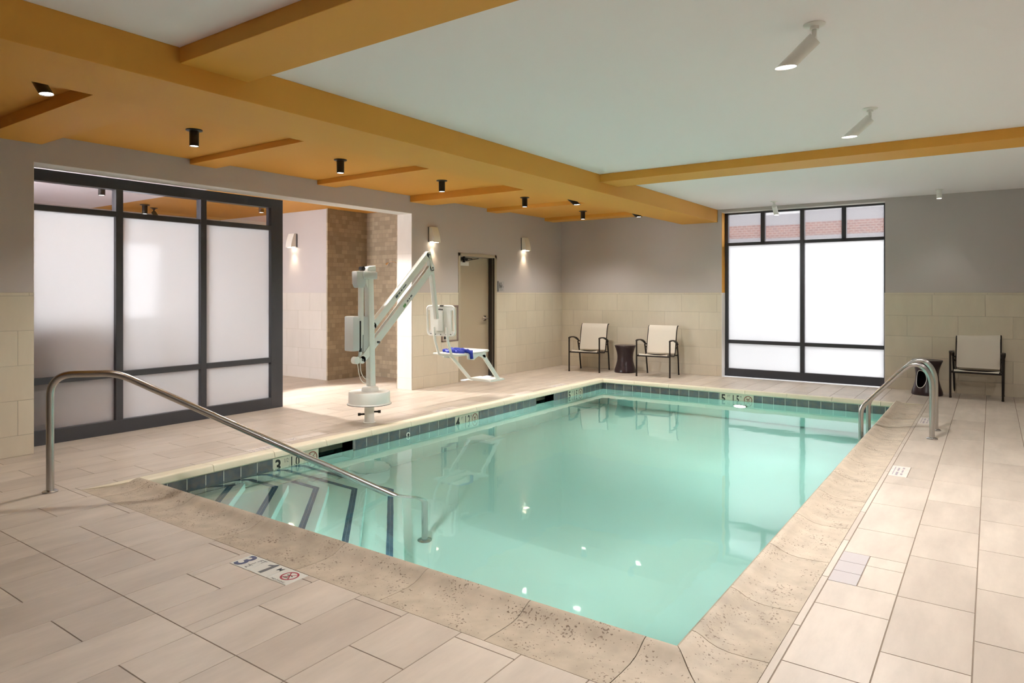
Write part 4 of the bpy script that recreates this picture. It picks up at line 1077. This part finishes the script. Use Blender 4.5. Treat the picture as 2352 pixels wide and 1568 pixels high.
# daylight: the sky at the back window, plus the assumed lobby window and door
a = area('daylight_back', (.5, 14.9, 3.6), (0, 0, 0), 3.2, 3.0, 122, (1, .97, .96)); look(a, (-2.4, 12.3, 1.7))
a = area('assumed_lobby_window_light', (-9.75, LY0-.5, 1.9), (0, 0, 0), 2.2, 1.9, 310, (1, .97, .97)); look(a, (-7.7, 3.2, 1.7))
a = area('assumed_lobby_door_light', (LX-.4, 6.08, 1.75), (0, 0, 0), .9, 1.5, 8, (1, .95, .92)); look(a, (-5, 6.5, .6))
def spotl(loc, e, tgt=None, size=100, c=(1, .955, .90), r=.08):
    l = bpy.data.lights.new('lamp', 'SPOT'); l.energy = e; l.spot_size = math.radians(size); l.spot_blend = .9; l.color = c; l.shadow_soft_size = r
    o = bpy.data.objects.new('lamp', l); col.objects.link(o); o.location = loc
    look(o, tgt if tgt else (loc[0], loc[1], 0)); return o
for (xy, _) in cans: spotl((xy[0], xy[1], ZC-.165), 72, None, 128)
for (x, y, tx, ty) in [(-.805, 4.05, -3.0, 4.05), (-.805, 6.16, -3.0, 6.16)]: spotl((x-.16, y, ZC-.235), 165, (x-.5, y, 0), 160, (1, .95, .915))
spotl((-2.90, 11.52+.1, ZC-.24), 45, (-2.9, 11.3, 0), 150, (1, .95, .88)); spotl((-.62, 11.58, ZC-.15), 8, None, 90, (1, .95, .88))
for (x, y, e) in [(-5.13, 1.845, 8), (-5.08, 8.62, 60), (-5.02, 10.62, 60)]: spotl((x+.16, y, ZC-.235), e, (x+.8, y, 0), 120)
for (x, y) in [(XL+.065, 8.115), (XL+.065, 10.715), (-10.19, 7.60)]: spotl((x, y, 2.285), 7, None, 80, (1, .80, .55), .02)
# unseen spotlights added as fill light for the right side of the room
for (x, y, q) in [(1.0, 9.4, 'farther'), (1.0, 6.0, 'nearer')]:
    copy_thing(w1, (x, y, ZC), PI, 'unseen fill spotlight added along the right side of the room, the %s of two' % q); spotl((x-.16, y, ZC-.235), 26, (x-.3, y, 0), 150, (1, .95, .915))
copy_thing(w1, (-.805, .9, ZC), PI, 'unseen fill spotlight added to the near ceiling, above the viewpoint'); spotl((-.965, .9, ZC-.235), 70, (-1.6, .9, 0), 150, (1, .95, .915))  # extra lamp added to brighten the near ceiling and floor
# lobby lights
copy_thing(k1, (-11.6, 5.9, LZ-.004), 0, 'assumed black tilted spotlight, unseen on the lobby ceiling, lighting the left deck'); spotl((-11.42, 5.9, LZ-.24), 1150, (-6.0, 7.25, 0), 41, (1, .95, .90), .07).data.spot_blend = .3  # assumed spotlight, placed to throw the lit patch across the deck
for (x, y) in [(-9.6, 6.6), (-9.6, 4.2), (-11.3, 5.6)]:  # downlights added as fill for the lobby
    copy_thing(c1, (x, y, LZ-.004), 0, 'black cylinder fill downlight added to the lobby ceiling'); spotl((x, y, LZ-.17), 7, None, 165, (1, .93, .85))
# underwater lamps; near and right wall ones are added to brighten the water
for (x, y, rz, en, lab) in [(-3.14, PY1-.002, PI, 40, 'round underwater lamp glowing in the far pool wall, below the depth number'), (-3.2, PY0+.002, 0, 24, 'underwater fill lamp added in the near pool wall'), (PX1-.002, 7.6, PI/2, 15, 'underwater fill lamp added in the right pool wall'), (PX1-.002, 4.9, PI/2, 9, 'underwater fill lamp added in the right pool wall near the front')]:
    t = empty('pool_lamp', (x, y, -.62), lab, 'pool light', 'underwater lamps', rz)
    b = MB(); b.tube([(0, 0, 0), (0, .03, 0)], .11, 32); b.build('bezel', M['steel'], t)
    b = MB(); b.tube([(0, .03, 0), (0, .034, 0)], .085, 32); b.build('lens', M['plight'], t)
    l = bpy.data.lights.new('pool_lamp_light', 'AREA'); l.shape = 'DISK'; l.size = .17; l.energy = en; l.color = (1, 1, .95)
    o = bpy.data.objects.new('pool_lamp_light', l); col.objects.link(o)
    d = Matrix.Rotation(rz, 3, 'Z') @ Vector((0, 1, 0)); o.location = Vector((x, y, -.62))+d*.04; look(o, o.location+d)
wd = bpy.data.worlds.new('World'); scn.world = wd; wd.use_nodes = True
bg = wd.node_tree.nodes['Background']; bg.inputs[0].default_value = (.90, .93, 1.0, 1); bg.inputs[1].default_value = 1.05

# ------------------------------------------------------------------ camera
cam = bpy.data.cameras.new('camera'); co = bpy.data.objects.new('camera', cam); col.objects.link(co)
th = math.atan(1102/1560)
co.location = (0, 0, 1.5); co.rotation_euler = (PI/2, 0, th)
cam.sensor_width = 36; cam.lens = 1560/2352*36; cam.shift_y = -112/2352; cam.clip_start = .05
scn.camera = co
scn.view_settings.view_transform = 'Standard'; scn.view_settings.look = 'None'; scn.view_settings.gamma = 1; scn.view_settings.use_curve_mapping = False
scn.view_settings.exposure = 0.92
cy = scn.cycles
cy.use_denoising = True; cy.use_light_tree = False
cy.max_bounces = 8; cy.diffuse_bounces = 4; cy.glossy_bounces = 4; cy.transmission_bounces = 8; cy.transparent_max_bounces = 8; cy.volume_bounces = 0
cy.sample_clamp_indirect = 8
cy.use_adaptive_sampling = True; cy.adaptive_threshold = .07; cy.adaptive_min_samples = 16; cy.caustics_refractive = True; cy.caustics_reflective = False; cy.blur_glossy = .3
